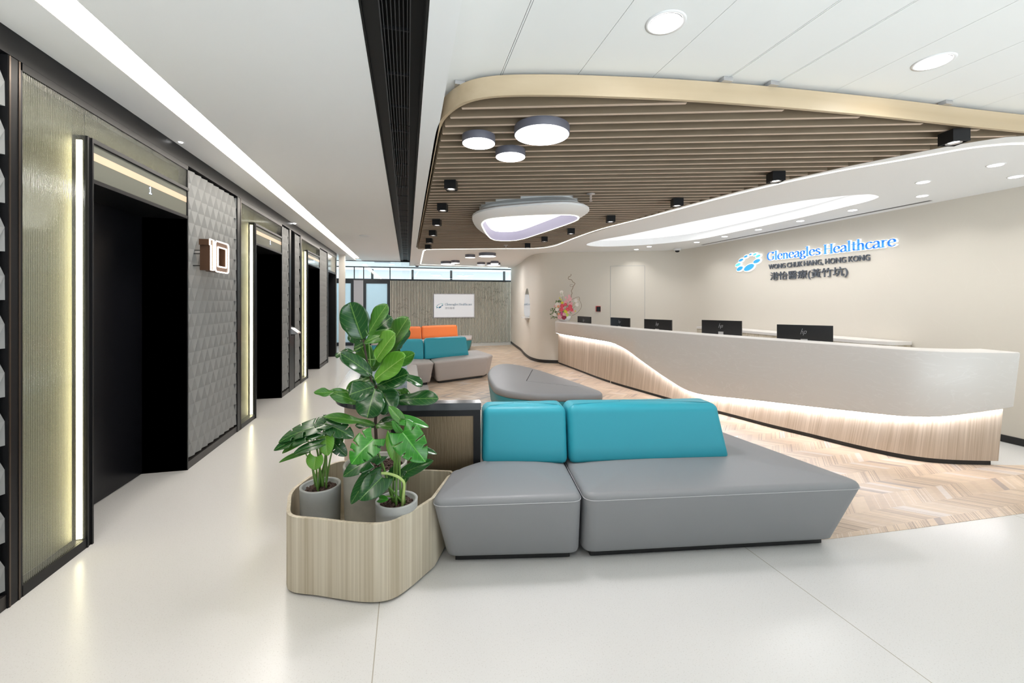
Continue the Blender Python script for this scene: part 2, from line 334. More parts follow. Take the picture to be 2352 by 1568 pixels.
# ------------------------------------------------------------------ mesh building
WLOC = {}
class MB:
    def __init__(s): s.v = []; s.f = []; s.mi = []; s.m = 0; s.uv = None
    def add(s, vs, fs):
        o = len(s.v); s.v += [Vector(p) for p in vs]; s.f += [tuple(i + o for i in f) for f in fs]; s.mi += [s.m] * len(fs); return o
    def box(s, x0, x1, y0, y1, z0, z1):
        s.add([(x0,y0,z0),(x1,y0,z0),(x1,y1,z0),(x0,y1,z0),(x0,y0,z1),(x1,y0,z1),(x1,y1,z1),(x0,y1,z1)],
              [(0,3,2,1),(4,5,6,7),(0,1,5,4),(1,2,6,5),(2,3,7,6),(3,0,4,7)]); return s
    def bar(s, a, b, w, h, up=(0, 0, 1)):
        """box beam from a to b, w across, h along up, centred"""
        a = Vector(a); b = Vector(b); d = (b - a).normalized(); up = Vector(up); sd = d.cross(up).normalized() * w / 2; u2 = sd.cross(d).normalized() * h / 2
        vs = [a - sd - u2, a + sd - u2, a + sd + u2, a - sd + u2, b - sd - u2, b + sd - u2, b + sd + u2, b - sd + u2]
        s.add(vs, [(0,3,2,1),(4,5,6,7),(0,1,5,4),(1,2,6,5),(2,3,7,6),(3,0,4,7)]); return s
    def prism(s, poly, z0, z1, holes=(), m_side=None):
        loops = [[Vector((p[0], p[1], 0)) for p in poly]] + [[Vector((p[0], p[1], 0)) for p in h] for h in holes]
        flat = [p for l in loops for p in l]; tris = tessellate_polygon(loops); n = len(flat)
        vs = [(p.x, p.y, z0) for p in flat] + [(p.x, p.y, z1) for p in flat]
        fs = []
        for t in tris:
            a, b, c = t; ar = (flat[b] - flat[a]).cross(flat[c] - flat[a]).z
            if ar < 0: a, b, c = a, c, b
            fs.append((a + n, b + n, c + n)); fs.append((c, b, a))
        o = 0
        for li, l in enumerate(loops):
            k = len(l); A = sum(l[i].x * l[(i+1) % k].y - l[(i+1) % k].x * l[i].y for i in range(k))
            ccw = (A > 0) == (li == 0)
            for i in range(k):
                a = o + i; b = o + (i + 1) % k
                fs.append((a, b, b + n, a + n) if ccw else (b, a, a + n, b + n))
            o += k
        s.add(vs, fs); return s
    def rings(s, rings, cap0=True, cap1=True, close=True):
        n = len(rings[0]); vs = [p for r in rings for p in r]; fs = []
        for k in range(len(rings) - 1):
            for i in range(n if close else n - 1):
                j = (i + 1) % n
                fs.append((k*n+i, k*n+j, (k+1)*n+j, (k+1)*n+i))
        if cap0: fs.append(tuple(reversed(range(n))))
        if cap1: fs.append(tuple((len(rings)-1)*n + i for i in range(n)))
        s.add(vs, fs); return s
    def tube(s, path, r, n=8, caps=True):
        path = [Vector(p) for p in path]; rs = []
        rr = r if isinstance(r, (list, tuple)) else [r] * len(path)
        prev = None
        for i, p in enumerate(path):
            d = (path[min(i+1, len(path)-1)] - path[max(i-1, 0)]).normalized()
            if prev is None:
                a = d.orthogonal().normalized()
            else:
                a = prev - d * prev.dot(d)
                a = a.normalized() if a.length > 1e-6 else d.orthogonal().normalized()
            prev = a; b = d.cross(a)
            rs.append([p + (a * math.cos(t) + b * math.sin(t)) * rr[i] for t in [2*math.pi*k/n for k in range(n)]])
        return s.rings(rs, caps, caps)
    def cyl(s, c, r, z0, z1, n=48, r1=None):
        r1 = r if r1 is None else r1
        A = [(c[0]+r*math.cos(2*math.pi*k/n), c[1]+r*math.sin(2*math.pi*k/n), z0) for k in range(n)]
        B = [(c[0]+r1*math.cos(2*math.pi*k/n), c[1]+r1*math.sin(2*math.pi*k/n), z1) for k in range(n)]
        return s.rings([A, B])
    def lathe(s, c, prof, n=40, cap0=True, cap1=True):
        return s.rings([[(c[0]+r*math.cos(2*math.pi*k/n), c[1]+r*math.sin(2*math.pi*k/n), c[2]+z) for k in range(n)] for r, z in prof], cap0, cap1)
    def sphere(s, c, r, n=8, m=6, sq=(1, 1, 1)):
        rs = []
        for i in range(1, m):
            t = math.pi * i / m
            rs.append([(c[0]+sq[0]*r*math.sin(t)*math.cos(2*math.pi*k/n), c[1]+sq[1]*r*math.sin(t)*math.sin(2*math.pi*k/n), c[2]-sq[2]*r*math.cos(t)) for k in range(n)])
        return s.rings(rs)
    def build(s, name, mats, parent=None, smooth=False, origin=None, angle=None):
        if not isinstance(mats, (list, tuple)): mats = [mats]
        if parent is not None:
            if origin is None: o3 = WLOC[parent.name]
            else: o3 = Vector(origin)
        else:
            if origin is None:
                xs = [p.x for p in s.v]; ys = [p.y for p in s.v]; zs = [p.z for p in s.v]
                o3 = Vector(((min(xs)+max(xs))/2, (min(ys)+max(ys))/2, min(zs)))
            else: o3 = Vector(origin)
        me = bpy.data.meshes.new(name); me.from_pydata([tuple(p - o3) for p in s.v], [], s.f)
        for m in mats: me.materials.append(m)
        for p, k in zip(me.polygons, s.mi): p.material_index = k
        if s.uv:
            ul = me.uv_layers.new(name='UVMap')
            for lp in me.loops: ul.data[lp.index].uv = s.uv[lp.vertex_index]
        bm = bmesh.new(); bm.from_mesh(me); bmesh.ops.recalc_face_normals(bm, faces=bm.faces); bm.to_mesh(me); bm.free()
        if smooth or angle:
            for p in me.polygons: p.use_smooth = True
            if angle: me.set_sharp_from_angle(angle=math.radians(angle))
        me.update()
        ob = bpy.data.objects.new(name, me); COL.objects.link(ob)
        if parent is not None:
            ob.parent = parent; ob.location = o3 - WLOC[parent.name]
        else: ob.location = o3
        WLOC[ob.name] = o3
        return ob
def thing(name, label, cat, loc=(0, 0, 0), group=None):
    o = bpy.data.objects.new(name, None); COL.objects.link(o); o.location = loc; o.empty_display_size = 0.1
    WLOC[o.name] = Vector(loc); return tag(o, label, cat, group)
def tag(o, label, cat, group=None):
    o['label'] = label; o['category'] = cat
    if group: o['group'] = group
    return o
def struct(o): o['kind'] = 'structure'; return o
def lab(o, t): o['label'] = t; return o
def dup(root, loc, label=None, group=None):
    r = root.copy(); COL.objects.link(r); r.location = loc; WLOC[r.name] = Vector(loc)
    if label: r['label'] = label
    if group: r['group'] = group
    for ch in root.children:
        c = ch.copy(); COL.objects.link(c); c.parent = r
        for g in ch.children:
            d = g.copy(); COL.objects.link(d); d.parent = c
    return r
def fillet(poly, r, seg=6):
    out = []; n = len(poly)
    for i in range(n):
        p = Vector(poly[i][:2]); a = Vector(poly[i-1][:2]); b = Vector(poly[(i+1) % n][:2])
        ri = r[i] if isinstance(r, (list, tuple)) else r
        d1 = (a - p); d2 = (b - p); l1, l2 = d1.length, d2.length; d1.normalize(); d2.normalize()
        cs = max(-1, min(1, d1.dot(d2))); ang = math.acos(cs)
        t = min(ri / max(math.tan(ang / 2), 1e-4), 0.48 * l1, 0.48 * l2)
        q0 = p + d1 * t; q1 = p + d2 * t
        for k in range(seg + 1):
            s = k / seg; out.append(((1-s)**2 * q0 + 2*s*(1-s) * p + s*s * q1))
    return out
def catmull(pts, n=8, closed=False):
    P = [Vector(p) for p in pts]; out = []; m = len(P)
    rng = range(m) if closed else range(m - 1)
    for i in rng:
        g = (lambda k: P[k % m]) if closed else (lambda k: P[max(0, min(m-1, k))])
        p0, p1, p2, p3 = g(i-1), g(i), g(i+1), g(i+2)
        for k in range(n):
            t = k / n
            out.append(0.5 * ((2*p1) + (p2-p0)*t + (2*p0-5*p1+4*p2-p3)*t*t + (3*p1-p0-3*p2+p3)*t**3))
    if not closed: out.append(P[-1])
    return out
def offset(poly, d):
    """inward offset for a ccw closed polygon"""
    n = len(poly); out = []
    A = sum(poly[i][0]*poly[(i+1) % n][1]-poly[(i+1) % n][0]*poly[i][1] for i in range(n)); sg = 1 if A > 0 else -1
    for i in range(n):
        a = Vector(poly[i-1][:2]); p = Vector(poly[i][:2]); b = Vector(poly[(i+1) % n][:2])
        t = (b - a)
        if t.length < 1e-9: out.append(p); continue
        t.normalize(); out.append(p + Vector((-t.y, t.x)) * d * sg)
    return out
def side_off(path, d):
    """offset an open 2D path to its left by d"""
    out = []; n = len(path)
    for i in range(n):
        a = Vector(path[max(i-1, 0)][:2]); b = Vector(path[min(i+1, n-1)][:2]); t = (b - a).normalized()
        out.append(Vector(path[i][:2]) + Vector((-t.y, t.x)) * d)
    return out
def rnd_(poly, r):
    return [Vector(p) for p in poly] if len(poly) > 20 else fillet(poly, r)
def cushion(mb, top, bot, z0, z1, edge=0.035, crown=0.02, r=0.06, r2=None, eb=0.02):
    T = rnd_(top, r); B = rnd_(bot, r2 or r)
    R = [[(p.x, p.y, z0) for p in offset(B, eb)], [(p.x, p.y, z0 + eb*0.3) for p in offset(B, eb*0.3)], [(p.x, p.y, z0 + eb) for p in B]]
    zt = z1 - edge
    for k in (0.25, 0.5, 0.75):
        R.append([(B[i].x*(1-k)+T[i].x*k, B[i].y*(1-k)+T[i].y*k, z0+eb+(zt-z0-eb)*k) for i in range(len(T))])
    for k in range(6):
        a = k / 5 * math.pi / 2
        R.append([(p.x, p.y, zt + edge*math.sin(a)) for p in offset(T, edge*(1-math.cos(a)))])
    In = offset(T, edge); c = sum(In, Vector((0, 0))) / len(In)
    for q, h in ((0.85, 0.45), (0.6, 0.8), (0.3, 0.97)):
        R.append([(c.x+(p.x-c.x)*q, c.y+(p.y-c.y)*q, z1 + crown*h) for p in In])
    mb.rings(R); return T, zt
def ribbon(mb, path, w, z, th=0.004):
    A = side_off(path, w/2); B = side_off(path, -w/2)
    n = len(path); vs = [(p.x, p.y, z) for p in A] + [(p.x, p.y, z) for p in B] + [(p.x, p.y, z+th) for p in A] + [(p.x, p.y, z+th) for p in B]
    fs = []
    for i in range(n-1):
        fs += [(i, i+1, n+i+1, n+i), (2*n+i, 3*n+i, 3*n+i+1, 2*n+i+1), (i, 2*n+i, 2*n+i+1, i+1), (n+i, n+i+1, 3*n+i+1, 3*n+i)]
    fs += [(0, n, 3*n, 2*n), (n-1, 3*n-1, 4*n-1, 2*n-1)]
    mb.add(vs, fs); return mb
def wallpath(mb, path, th, z0, z1):
    """solid wall following a 2D path, thickness th to its left"""
    B = side_off(path, th); n = len(path)
    A = [Vector(p[:2]) for p in path]
    vs = [(p.x, p.y, z0) for p in A] + [(p.x, p.y, z0) for p in B] + [(p.x, p.y, z1) for p in A] + [(p.x, p.y, z1) for p in B]
    fs = []
    for i in range(n-1):
        fs += [(i, i+1, n+i+1, n+i), (2*n+i, 3*n+i, 3*n+i+1, 2*n+i+1), (i, 2*n+i, 2*n+i+1, i+1), (n+i, n+i+1, 3*n+i+1, 3*n+i)]
    fs += [(0, n, 3*n, 2*n), (n-1, 3*n-1, 4*n-1, 2*n-1)]
    mb.add(vs, fs); return mb

# ================================================================== THE SETTING
XL, XR = -1.84, 6.0                 # lift wall, reception wall
ZC, ZG = 2.75, 2.61                 # corridor ceiling, lowered gypsum ceiling
YB, YE = 15.0, 14.2                 # glazed partition, end of the lobby ceilings
SLD = Vector((-0.957, 0.288))       # direction of the ceiling slats

struct(MB().box(-5, 7, -1.2, 22, -0.12, 0).build('floor', M_floor))
parq = [(0.35, 2.9), (1.2, 2.55), (2.2, 2.10), (2.57, 2.065), (3.16, 2.035), (4.2, 2.0), (6.0, 1.9), (6.0, 2.42), (5.05, 2.66), (4.7, 3.4), (4.45, 8.9), (3.9, 14.02), (2.04, 13.84), (0.35, 13.55)]
struct(MB().prism(parq, 0.0, 0.002).build('floor', M_parq))
# corridor ceiling with the cove slot and the air slot left open
m = MB()
m.box(XL, -1.56, -1.7, YE, ZC, ZC + 0.05); m.box(-1.385, -0.205, -1.7, YE, ZC, ZC + 0.05)
m.m = 1
m.box(-1.575, -1.5575, -3, YE, ZC + 0.0005, ZC + 0.115); m.box(-1.385, -1.37, -3, YE, ZC + 0.0505, ZC + 0.115); m.box(-1.575, -1.37, YE-0.2, YE, ZC + 0.0505, ZC + 0.115)
m.m = 0; m.box(-1.575, -1.37, -3, YE, ZC + 0.116, ZC + 0.13)
struct(m.build('ceiling', [M_ceil, M_beige_lip]))
o = MB().box(-1.553, -1.389, -3, YE-0.3, ZC + 0.055, ZC + 0.075).build('cove_light', M_cove)
tag(o, 'long warm white recessed light strip above the lift doors', 'light strip')
# metal plank ceiling, right side
m = MB(); xs = [0.2, 0.52, 0.53, 0.95, 1.38, 1.81, 1.82, 2.13, 2.14, 2.56, 2.985, 3.41, 3.72, 4.15, 4.58, 5.0, 5.43, 5.86, 6.1]
for a, b in zip(xs[:-1], xs[1:]): m.box(a + 0.0015, b - 0.0015, -1.4, 9.9, ZC, ZC + 0.02)
m.m = 1; m.box(0.2, 6.1, -1.4, 9.9, ZC + 0.021, ZC + 0.03)
struct(m.build('ceiling', [mat('metal_plank_ceiling', (0.85, 0.86, 0.85), 0.6, spec=0.3), M_char]))

# gypsum ceiling over the desk, with the beam that runs to the camera
gyp_edge = [(0.205, -3.5), (0.205, 9.35), (0.24, 9.60), (0.45, 9.50), (1.2, 9.25), (2.2, 8.92), (2.62, 8.76), (2.80, 8.58), (2.90, 8.2), (2.98, 7.2), (3.08, 6.0), (3.23, 4.66), (3.39, 3.77), (3.52, 3.31), (3.67, 2.87), (3.81, 2.56), (3.95, 2.27), (4.1, 2.09), (4.35, 1.98), (4.8, 1.92), (6.1, 1.85)]
wall_path = [(3.55, 14.6), (3.40, 13.4), (3.27, 12.2), (3.12, 11.3), (3.02, 10.5), (3.02, 10.05), (3.12, 9.72), (3.45, 9.50), (3.9, 9.30), (4.35, 9.12), (5.0, 8.86), (5.45, 8.66), (5.75, 8.48), (5.93, 8.2), (6.0, 7.75), (6.0, 7.0)]
wp = catmull(wall_path, 6) + [Vector((6.0, 5.0)), Vector((6.0, -3.5))]
gy = [(p[0], p[1]) for p in gyp_edge] + [(6.1, 8.2), (5.8, 9.3), (3.6, 10.4), (3.9, YE), (0.085, YE), (0.085, -3.5)]
lens_px = [(1347,562),(1356,557),(1390,549),(1450,538),(1600,507),(1800,468),(1900,454),(1960,448),(2000,446.5),(2016,450),(2016,454),(1990,463),(1940,475),(1850,497),(1750,519),(1680,534),(1600,550),(1500,561),(1400,566),(1360,565)]
lens = catmull([PZ(u, v, ZG).xy for u, v in lens_px], 4, True)
m = MB().prism(gy, ZG, ZG + 0.14, holes=[lens])
struct(m.build('ceiling', M_gyp))
m = MB().prism(offset(lens, 0.002), ZG + 0.126, ZG + 0.136)
o = m.build('recessed_ceiling_light', M_lens); tag(o, 'long leaf shaped glowing recess in the ceiling above the desk', 'ceiling light')
# thin LED line set in the gypsum ceiling
led = [(965.5,607),(967,599),(969.5,588),(972,579),(976,575),(987.6,572.6),(1100,571.4),(1200,570.6),(1229,570.2),(1256,567.7),(1280,562),(1320,546),(1382,525),(1484,499),(1550,482),(1640,458),(1740,433),(1850,408),(1945,388.5),(2064,368),(2143,354),(2222,340),(2281,333),(2352,329)]
P = [PZ(u, v, ZG).xy for u, v in led] + [Vector((4.9, 2.05)), Vector((5.9, 1.98))]
P = [Vector((0.40, 13.3))] + P[3:]
P = catmull(P, 5)
m = MB(); ribbon(m, P, 0.030, ZG - 0.004, 0.003)
m2 = [Vector((0.40, 13.3)), Vector((0.42, 13.42)), Vector((0.6, 13.5)), Vector((3.3, 14.0))]
ribbon(m, m2, 0.035, ZG - 0.004, 0.003)
o = m.build('led_light_line', M_ledceil); tag(o, 'thin white LED line curving along the edge of the lowered ceiling', 'light strip')

# walls
m = MB(); wallpath(m, wp, 0.12, 0, ZG + 0.2); m.m = 0
struct(m.build('wall_right', M_wall, smooth=True, angle=35))
m = MB(); bpth = side_off(wp, -0.010); wallpath(m, bpth, 0.009, 0.003, 0.075)
struct(m.build('baseboard_right', M_plinth))
# concealed door in the curved wall behind the desk: a hairline frame
def on_wall(u, z_or_v, isz=False, off=0.0):
    d = ray(u, 700)
    for i in range(len(wp)-1):
        a, b = wp[i], wp[i+1]; e = b - a
        den = d.x * e.y - d.y * e.x
        if abs(den) < 1e-9: continue
        t = (a.x * e.y - a.y * e.x) / den
        s = (a.x * d.y - a.y * d.x) / den
        if 0 <= s <= 1 and t > 0 and (wp[i].y < 9.6):
            z = z_or_v if isz else CAM_H + (HYP - z_or_v) / FPX * t
            n = Vector((-e.y, e.x)).normalized()
            return Vector((d.x*t, d.y*t, z)) - Vector((n.x, n.y, 0)) * off
A = on_wall(1402, 611, off=0.002); B = on_wall(1481, 611, off=0.002); zt = A.z; B.z = zt
m = MB()
seg = [on_wall(1402 + 79 * k / 8, zt, True, 0.002) for k in range(9)]
m.tube(seg, 0.0035, 4); m.tube([Vector((A.x, A.y, 0.08)), A], 0.0035, 4); m.tube([Vector((B.x, B.y, 0.08)), B], 0.0035, 4)
struct(m.build('door_1', mat('door_gap_grey', (0.35, 0.36, 0.38), 0.6)))
# ceiling slot along the reception wall
m = MB().box(5.80, 5.85, 3.6, 7.5, ZG - 0.002, ZG + 0.001)
struct(m.build('trim_1', mat('slot_shadow_grey', (0.10, 0.10, 0.10), 0.6)))

# ------------------------------------------------------------------ lift wall
struct(MB().box(-2.6, -2.26, -3.5, 12.25, 0, 2.9).build('wall_left', M_blackmat))
struct(MB().box(-2.26, XL + 0.004, -3.5, 12.25, 2.625, ZC - 0.001).build('trim_2', M_black))
units = [2.60, 5.45, 8.32]
def pyr_panel(y0, y1, wnum, cols, zig=True):
    w = 0.1265; h = 0.1145; d = 0.032; x = XL - 0.037
    m = MB(); m.m = 1; m.box(-2.26, x - 0.012, y0, y1, 0, 2.62); m.box(x - 0.012, XL, y0, y1, 0.0, 0.065); m.m = 0
    nr = 22; z0 = 0.085
    def tri(a, b, c, da, db, dc):
        # a, b, c: (y, z); a raised facet with its own sides
        if min(a[0], b[0], c[0]) < y0 - 0.001 or max(a[0], b[0], c[0]) > y1 + 0.001:
            def clip(p): return (min(max(p[0], y0), y1), p[1])
            a, b, c = clip(a), clip(b), clip(c)
            ys = [a[0], b[0], c[0]]
            if max(ys) - min(ys) < 0.004: return
        vs = [(x + da, *a), (x + db, *b), (x + dc, *c), (x - 0.01, *a), (x - 0.01, *b), (x - 0.01, *c)]
        m.add(vs, [(0, 1, 2), (0, 3, 4, 1), (1, 4, 5, 2), (2, 5, 3, 0)])
    for k in range(nr):
        za = z0 + k * h; zb = za + h; off = (k % 2) * w / 2
        i = -1
        while y0 + (i - 1) * w < y1:
            ya = y0 + i * w + off
            tri((ya, za), (ya + w, za), (ya + w/2, zb), 0.001, d, d)
            if ya + 1.5 * w < y1 + (0.02): tri((ya + w/2, zb), (ya + 1.5*w, zb), (ya + w, za), 0.001, d, d)
            i += 1
    return m
pan = [(1.2, 2.53), (4.255, 5.345), (7.10, 7.51), (7.86, 8.24), (9.98, 10.88)]
plab = ['dark grey faceted wall panel at the left edge of the photo before the first lift',
        'widest grey faceted wall panel, carrying the illuminated floor number',
        'narrow grey faceted panel just beyond the second lift doorway',
        'narrow grey faceted panel just before the third lift surround',
        'grey faceted panel between the third and the last lift doorway']
for (a, b), t in zip(pan, plab):
    o = pyr_panel(a, b, 0, 0).build('faceted_wall_panel', [M_pyr, M_skirt], origin=(XL, a, 0)); tag(o, t, 'wall panel', 'faceted panels between the lifts')
# dark posts beside panels
m = MB()
for a, b in ((2.53, 2.595), (5.345, 5.445), (8.24, 8.315), (10.88, 10.97)):
    m.box(-2.26, XL + 0.006, a, b, 0, 2.62)
struct(m.build('trim_3', M_black))
m = MB()
for a, b in ((7.515, 7.60),): m.box(-2.26, XL + 0.004, a, b, 0, 2.62)
struct(m.build('trim_4', M_black))
m = MB()
for y in (2.538, 2.590, 5.440, 8.31): m.box(XL + 0.0065, XL + 0.009, y - 0.004, y + 0.004, 0.0, 2.62)
struct(m.build('trim_5', M_bronze))
lifts = ['nearest black lift doorway with tall glowing fluted glass side panel', 'second black lift doorway, beyond the illuminated floor number',
         'third black lift doorway, between narrow faceted panels']
def lift(y0, label, first):
    t = thing('lift_entrance', label, 'lift', (XL, y0 + 1.07, 0), 'lift entrances along the left wall')
    X = XL
    # surround frame
    m = MB()
    m.box(-2.26, X + 0.004, y0 - 0.004, y0 + 0.012, 0, 2.585)
    m.box(X - 0.06, X + 0.006, y0 + 0.012, y0 + 0.445, 0, 0.055)
    m.box(X - 0.06, X + 0.004, y0 + 0.012, y0 + 1.649, 2.585, 2.624)
    m.box(-2.26, X - 0.07, y0 + 0.012, y0 + 1.649, 2.42, 2.6)
    m.box(-2.26, X + 0.010, y0 + 0.442, y0 + 0.452, 0, 2.43); m.box(-2.26, X + 0.004, y0 + 0.452, y0 + 0.478, 0, 2.43); m.box(-2.26, X + 0.012, y0 + 0.478, y0 + 0.490, 0, 2.43)
    m.box(-2.26, X + 0.010, y0 + 0.490, y0 + 1.649, 2.405, 2.43)
    m.box(-2.26, X + 0.004, y0 + 0.490, y0 + 1.649, 2.165, 2.19)
    m.box(-2.26, X - 0.012, y0 + 0.490, y0 + 1.649, 2.19, 2.405)
    m.box(-2.26, X + 0.004, y0 + 1.638, y0 + 1.65, 0, 2.6)
    m.box(-2.26, X - 0.07, y0 + 0.430, y0 + 0.442, 0, 2.43)
    m.build('door_frame', M_black, t)
    MB().box(-2.26, -2.20, y0 + 0.012, y0 + 0.43, 0.06, 2.58).build('backing_panel', M_champ, t)
    m = MB().box(X - 0.07, X - 0.065, y0 + 0.445, y0 + 1.638, 2.43, 2.585)
    m.build('top_backing_panel', M_champ, t)
    # thin LED on the edge of the fluted glass
    g = MB(); g.box(X - 0.008, X - 0.002, y0 + 0.012, y0 + 0.442, 0.055, 2.585); g.box(X - 0.008, X - 0.002, y0 + 0.442, y0 + 1.638, 2.43, 2.585)
    lab(g.build('fluted_glass', M_flute, t), 'fluted glass panel with warm glow at its edge')
    MB().box(X - 0.042, X - 0.014, y0 + 0.434, y0 + 0.4405, 0.06, 2.40).build('edge_light', M_ledglass, t)
    MB().box(X - 0.064, X - 0.0605, y0 + 0.012, y0 + 0.4335, 0.056, 2.584).build('diffuser_sheet', M_diff, t)
    # display
    dp = MB().box(X - 0.010, X - 0.004, y0 + 0.495, y0 + 1.634, 2.192, 2.403).build('display_panel', M_dispglass, t)
    
    MB().box(X - 0.0039, X - 0.0029, y0 + 0.495, y0 + 1.634, 2.305, 2.352).build('reflective_band', M_peachline, dp)
    d = MB(); yc = y0 + 1.10; d.box(X - 0.0035, X - 0.002, yc, yc + 0.006, 2.25, 2.30); d.box(X - 0.0035, X - 0.002, yc - 0.010, yc, 2.285, 2.292); d.box(X - 0.0035, X - 0.002, yc - 0.012, yc + 0.018, 2.247, 2.253)
    d.build('floor_digit', M_digit, dp)
    # doors in the recess
    yo0, yo1 = y0 + 0.490, y0 + 1.638; ym = (yo0 + yo1) / 2
    MB().box(-2.20, -2.17, yo0 + 0.03, ym - 0.0015, 0.004, 2.164).build('door_leaf', M_door, t)
    MB().box(-2.20, -2.17, ym + 0.0015, yo1, 0.004, 2.164).build('door_leaf', M_door, t)
    MB().box(-2.258, -2.165, yo0, yo0 + 0.03, 0.002, 2.164).build('jamb_lining', M_door, t)
    MB().box(-2.258, X - 0.001, yo1, yo1 + 0.011, 0.001, 2.164).build('jamb_lining', M_door, t)
    lamp = MB().cyl((X - 0.035, y0 + 1.02), 0.018, 2.6, 2.6015, 16)
    return t
M_diff = mat('warm_diffuser', (0.38, 0.365, 0.295), 0.6)
for y, t in zip(units, lifts): lift(y, t, False)
# the last lift: plain doorway with a glazed head
t = thing('lift_entrance', 'last and farthest lift doorway at the end of the left wall', 'lift', (XL, 11.5, 0), 'lift entrances along the left wall')
m = MB(); m.box(-2.26, XL + 0.004, 10.975, 11.0, 0, 2.62); m.box(-2.26, XL + 0.004, 12.1, 12.25, 0, 2.62); m.box(-2.26, XL + 0.004, 11.0, 12.1, 2.17, 2.22); m.box(-2.26, XL - 0.03, 11.0, 12.1, 2.22, 2.62)
m.build('door_frame', M_black, t)
MB().box(-2.20, -2.17, 11.0, 11.549, 0.004, 2.165).build('door_leaf', M_door, t); MB().box(-2.20, -2.17, 11.551, 12.1, 0.004, 2.165).build('door_leaf', M_door, t)
MB().box(XL - 0.01, XL - 0.004, 11.0, 12.1, 2.22, 2.62).build('glass_head', M_dispglass, t)
# bronze service strip with slanted call panel
t = thing('lift_call_post', 'bronze vertical recess with slanted metal lift call panel', 'lift call panel', (XL, 7.72, 0))
MB().box(-2.0, XL - 0.06, 7.605, 7.855, 0, 2.60).build('recess_panel', mat('bronze_recess', (0.15, 0.11, 0.085), 0.35, metal=0.5), t)
m = MB(); m.box(-2.0, XL + 0.004, 7.60, 7.615, 0, 2.62); m.box(-2.0, XL + 0.004, 7.845, 7.858, 0, 2.62); m.box(XL-0.055, XL, 7.615, 7.845, 0, 0.9); m.build('post_frame', M_black, t)
m = MB(); m.add([(XL-0.05, 7.62, 0.92), (XL-0.05, 7.84, 0.92), (XL+0.10, 7.84, 0.92), (XL+0.10, 7.62, 0.92), (XL-0.05, 7.62, 1.06), (XL-0.05, 7.84, 1.06), (XL+0.10, 7.84, 0.94), (XL+0.10, 7.62, 0.94)],
      [(0,3,2,1),(4,5,6,7),(0,1,5,4),(1,2,6,5),(2,3,7,6),(3,0,4,7)])
lab(m.build('call_panel', M_silver, t), 'slanted brushed metal call panel')
o = MB().cyl((XL + 0.03, 7.72), 0.02, ZC - 0.012, ZC - 0.001, 16).build('pin_spotlight', M_lampdown); tag(o, 'tiny bright spot lamp above the bronze call post', 'spotlight')
for y, t in ((4.02, 'tiny ceiling spot lamp at the edge above the first lift'),):
    o = MB().cyl((XL + 0.05, y), 0.014, ZC - 0.004, ZC - 0.001, 20).build('pin_spotlight', M_lampdown); tag(o, t, 'spotlight')
# spot lamps that wash the fluted heads of the lifts
for y0 in units:
    pass

# ------------------------------------------------------------------ air slot in the ceiling
struct(MB().box(-0.205, 0.0845, -3, YE, ZC + 0.16, ZC + 0.18).build('trim_6', M_blackmat))
m = MB(); m.box(-0.2045, -0.195, -3, YE, ZC + 0.001, ZC + 0.16); m.box(0.074, 0.0845, -3, YE, ZG + 0.001, ZC + 0.16); m.box(-0.2045, 0.0845, YE - 0.03, YE, ZC, ZC + 0.16)
m.box(-0.195, -0.125, -3, YE - 0.03, ZC + 0.02, ZC + 0.03); m.box(0.018, 0.074, -3, YE - 0.03, ZC + 0.02, ZC + 0.03)
struct(m.build('trim_7', M_char))
def diffuser(y0, y1, label):
    t = thing('air_diffuser', label, 'air vent', (-0.053, (y0+y1)/2, ZC), 'linear air diffusers in the black slot')
    m = MB(); m.box(-0.1245, -0.118, y0, y1, ZC+0.018, ZC + 0.06); m.box(0.011, 0.0175, y0, y1, ZC+0.018, ZC + 0.06)
    m.build('frame', M_grille, t)
    for k in range(7):
        x = -0.108 + k * 0.0183
        MB().box(x - 0.0022, x + 0.0022, y0, y1, ZC + 0.022, ZC + 0.05).build('louvre_bar', M_grille, t)
    n = max(2, int((y1-y0)/0.42))
    for k in range(n):
        y = y0 + (k + 0.5) * (y1 - y0) / n
        MB().box(-0.1175, 0.0105, y - 0.004, y + 0.004, ZC + 0.053, ZC + 0.07).build('cross_bar', M_grille, t)
ys = [1.55, 3.3, 5.0, 6.8, 8.6, 10.4, 12.2, 13.9]
dl = ['nearest', 'second nearest', 'third nearest', 'fourth nearest', 'fifth nearest', 'sixth nearest', 'farthest']
for a, b, l in zip(ys[:-1], ys[1:], dl): diffuser(a, b - 0.012, 'dark slotted air diffuser in the black ceiling slot, %s of seven' % l)

# ------------------------------------------------------------------ wooden slatted raft
raft_px = [(190,430),(205,380),(240,335),(300,290),(400,255),(520,228),(650,215),(760,213),(1000,215),(1300,222)]
out = [Vector((0.212, 9.30)), Vector((0.212, 6.0)), Vector((0.208, 3.0))] + [PZ(940+a/2.94, 150+b/2.94, ZG).xy for a, b in raft_px] + [PZ(u, v, ZG).xy for u, v in [(1550,231),(1669,233),(1787,247),(1906,259),(2064,275),(2222,293),(2352,306)]]
out = [Vector((0.212, 9.30)), Vector((0.212, 7.0)), Vector((0.212, 4.5))] + catmull([Vector((0.212, 3.2)), Vector((0.218, 2.88)), Vector((0.25, 2.68)), Vector((0.34, 2.49)), Vector((0.50, 2.375)), Vector((0.80, 2.29)), Vector((1.15, 2.225)), Vector((1.55, 2.165)), Vector((2.1, 2.11)), Vector((2.9, 2.06)), Vector((3.62, 2.035)), Vector((4.15, 2.01)), Vector((4.32, 2.00))], 6)
t = thing('slatted_ceiling_raft', 'brown wooden slatted ceiling raft with pale oak rim', 'ceiling feature', (2.0, 5.0, ZG))
m = MB(); wallpath(m, out, -0.022, ZG, ZG + 0.115)
lab(m.build('rim', M_rim, t, smooth=True, angle=40), 'pale oak rim around the raft')
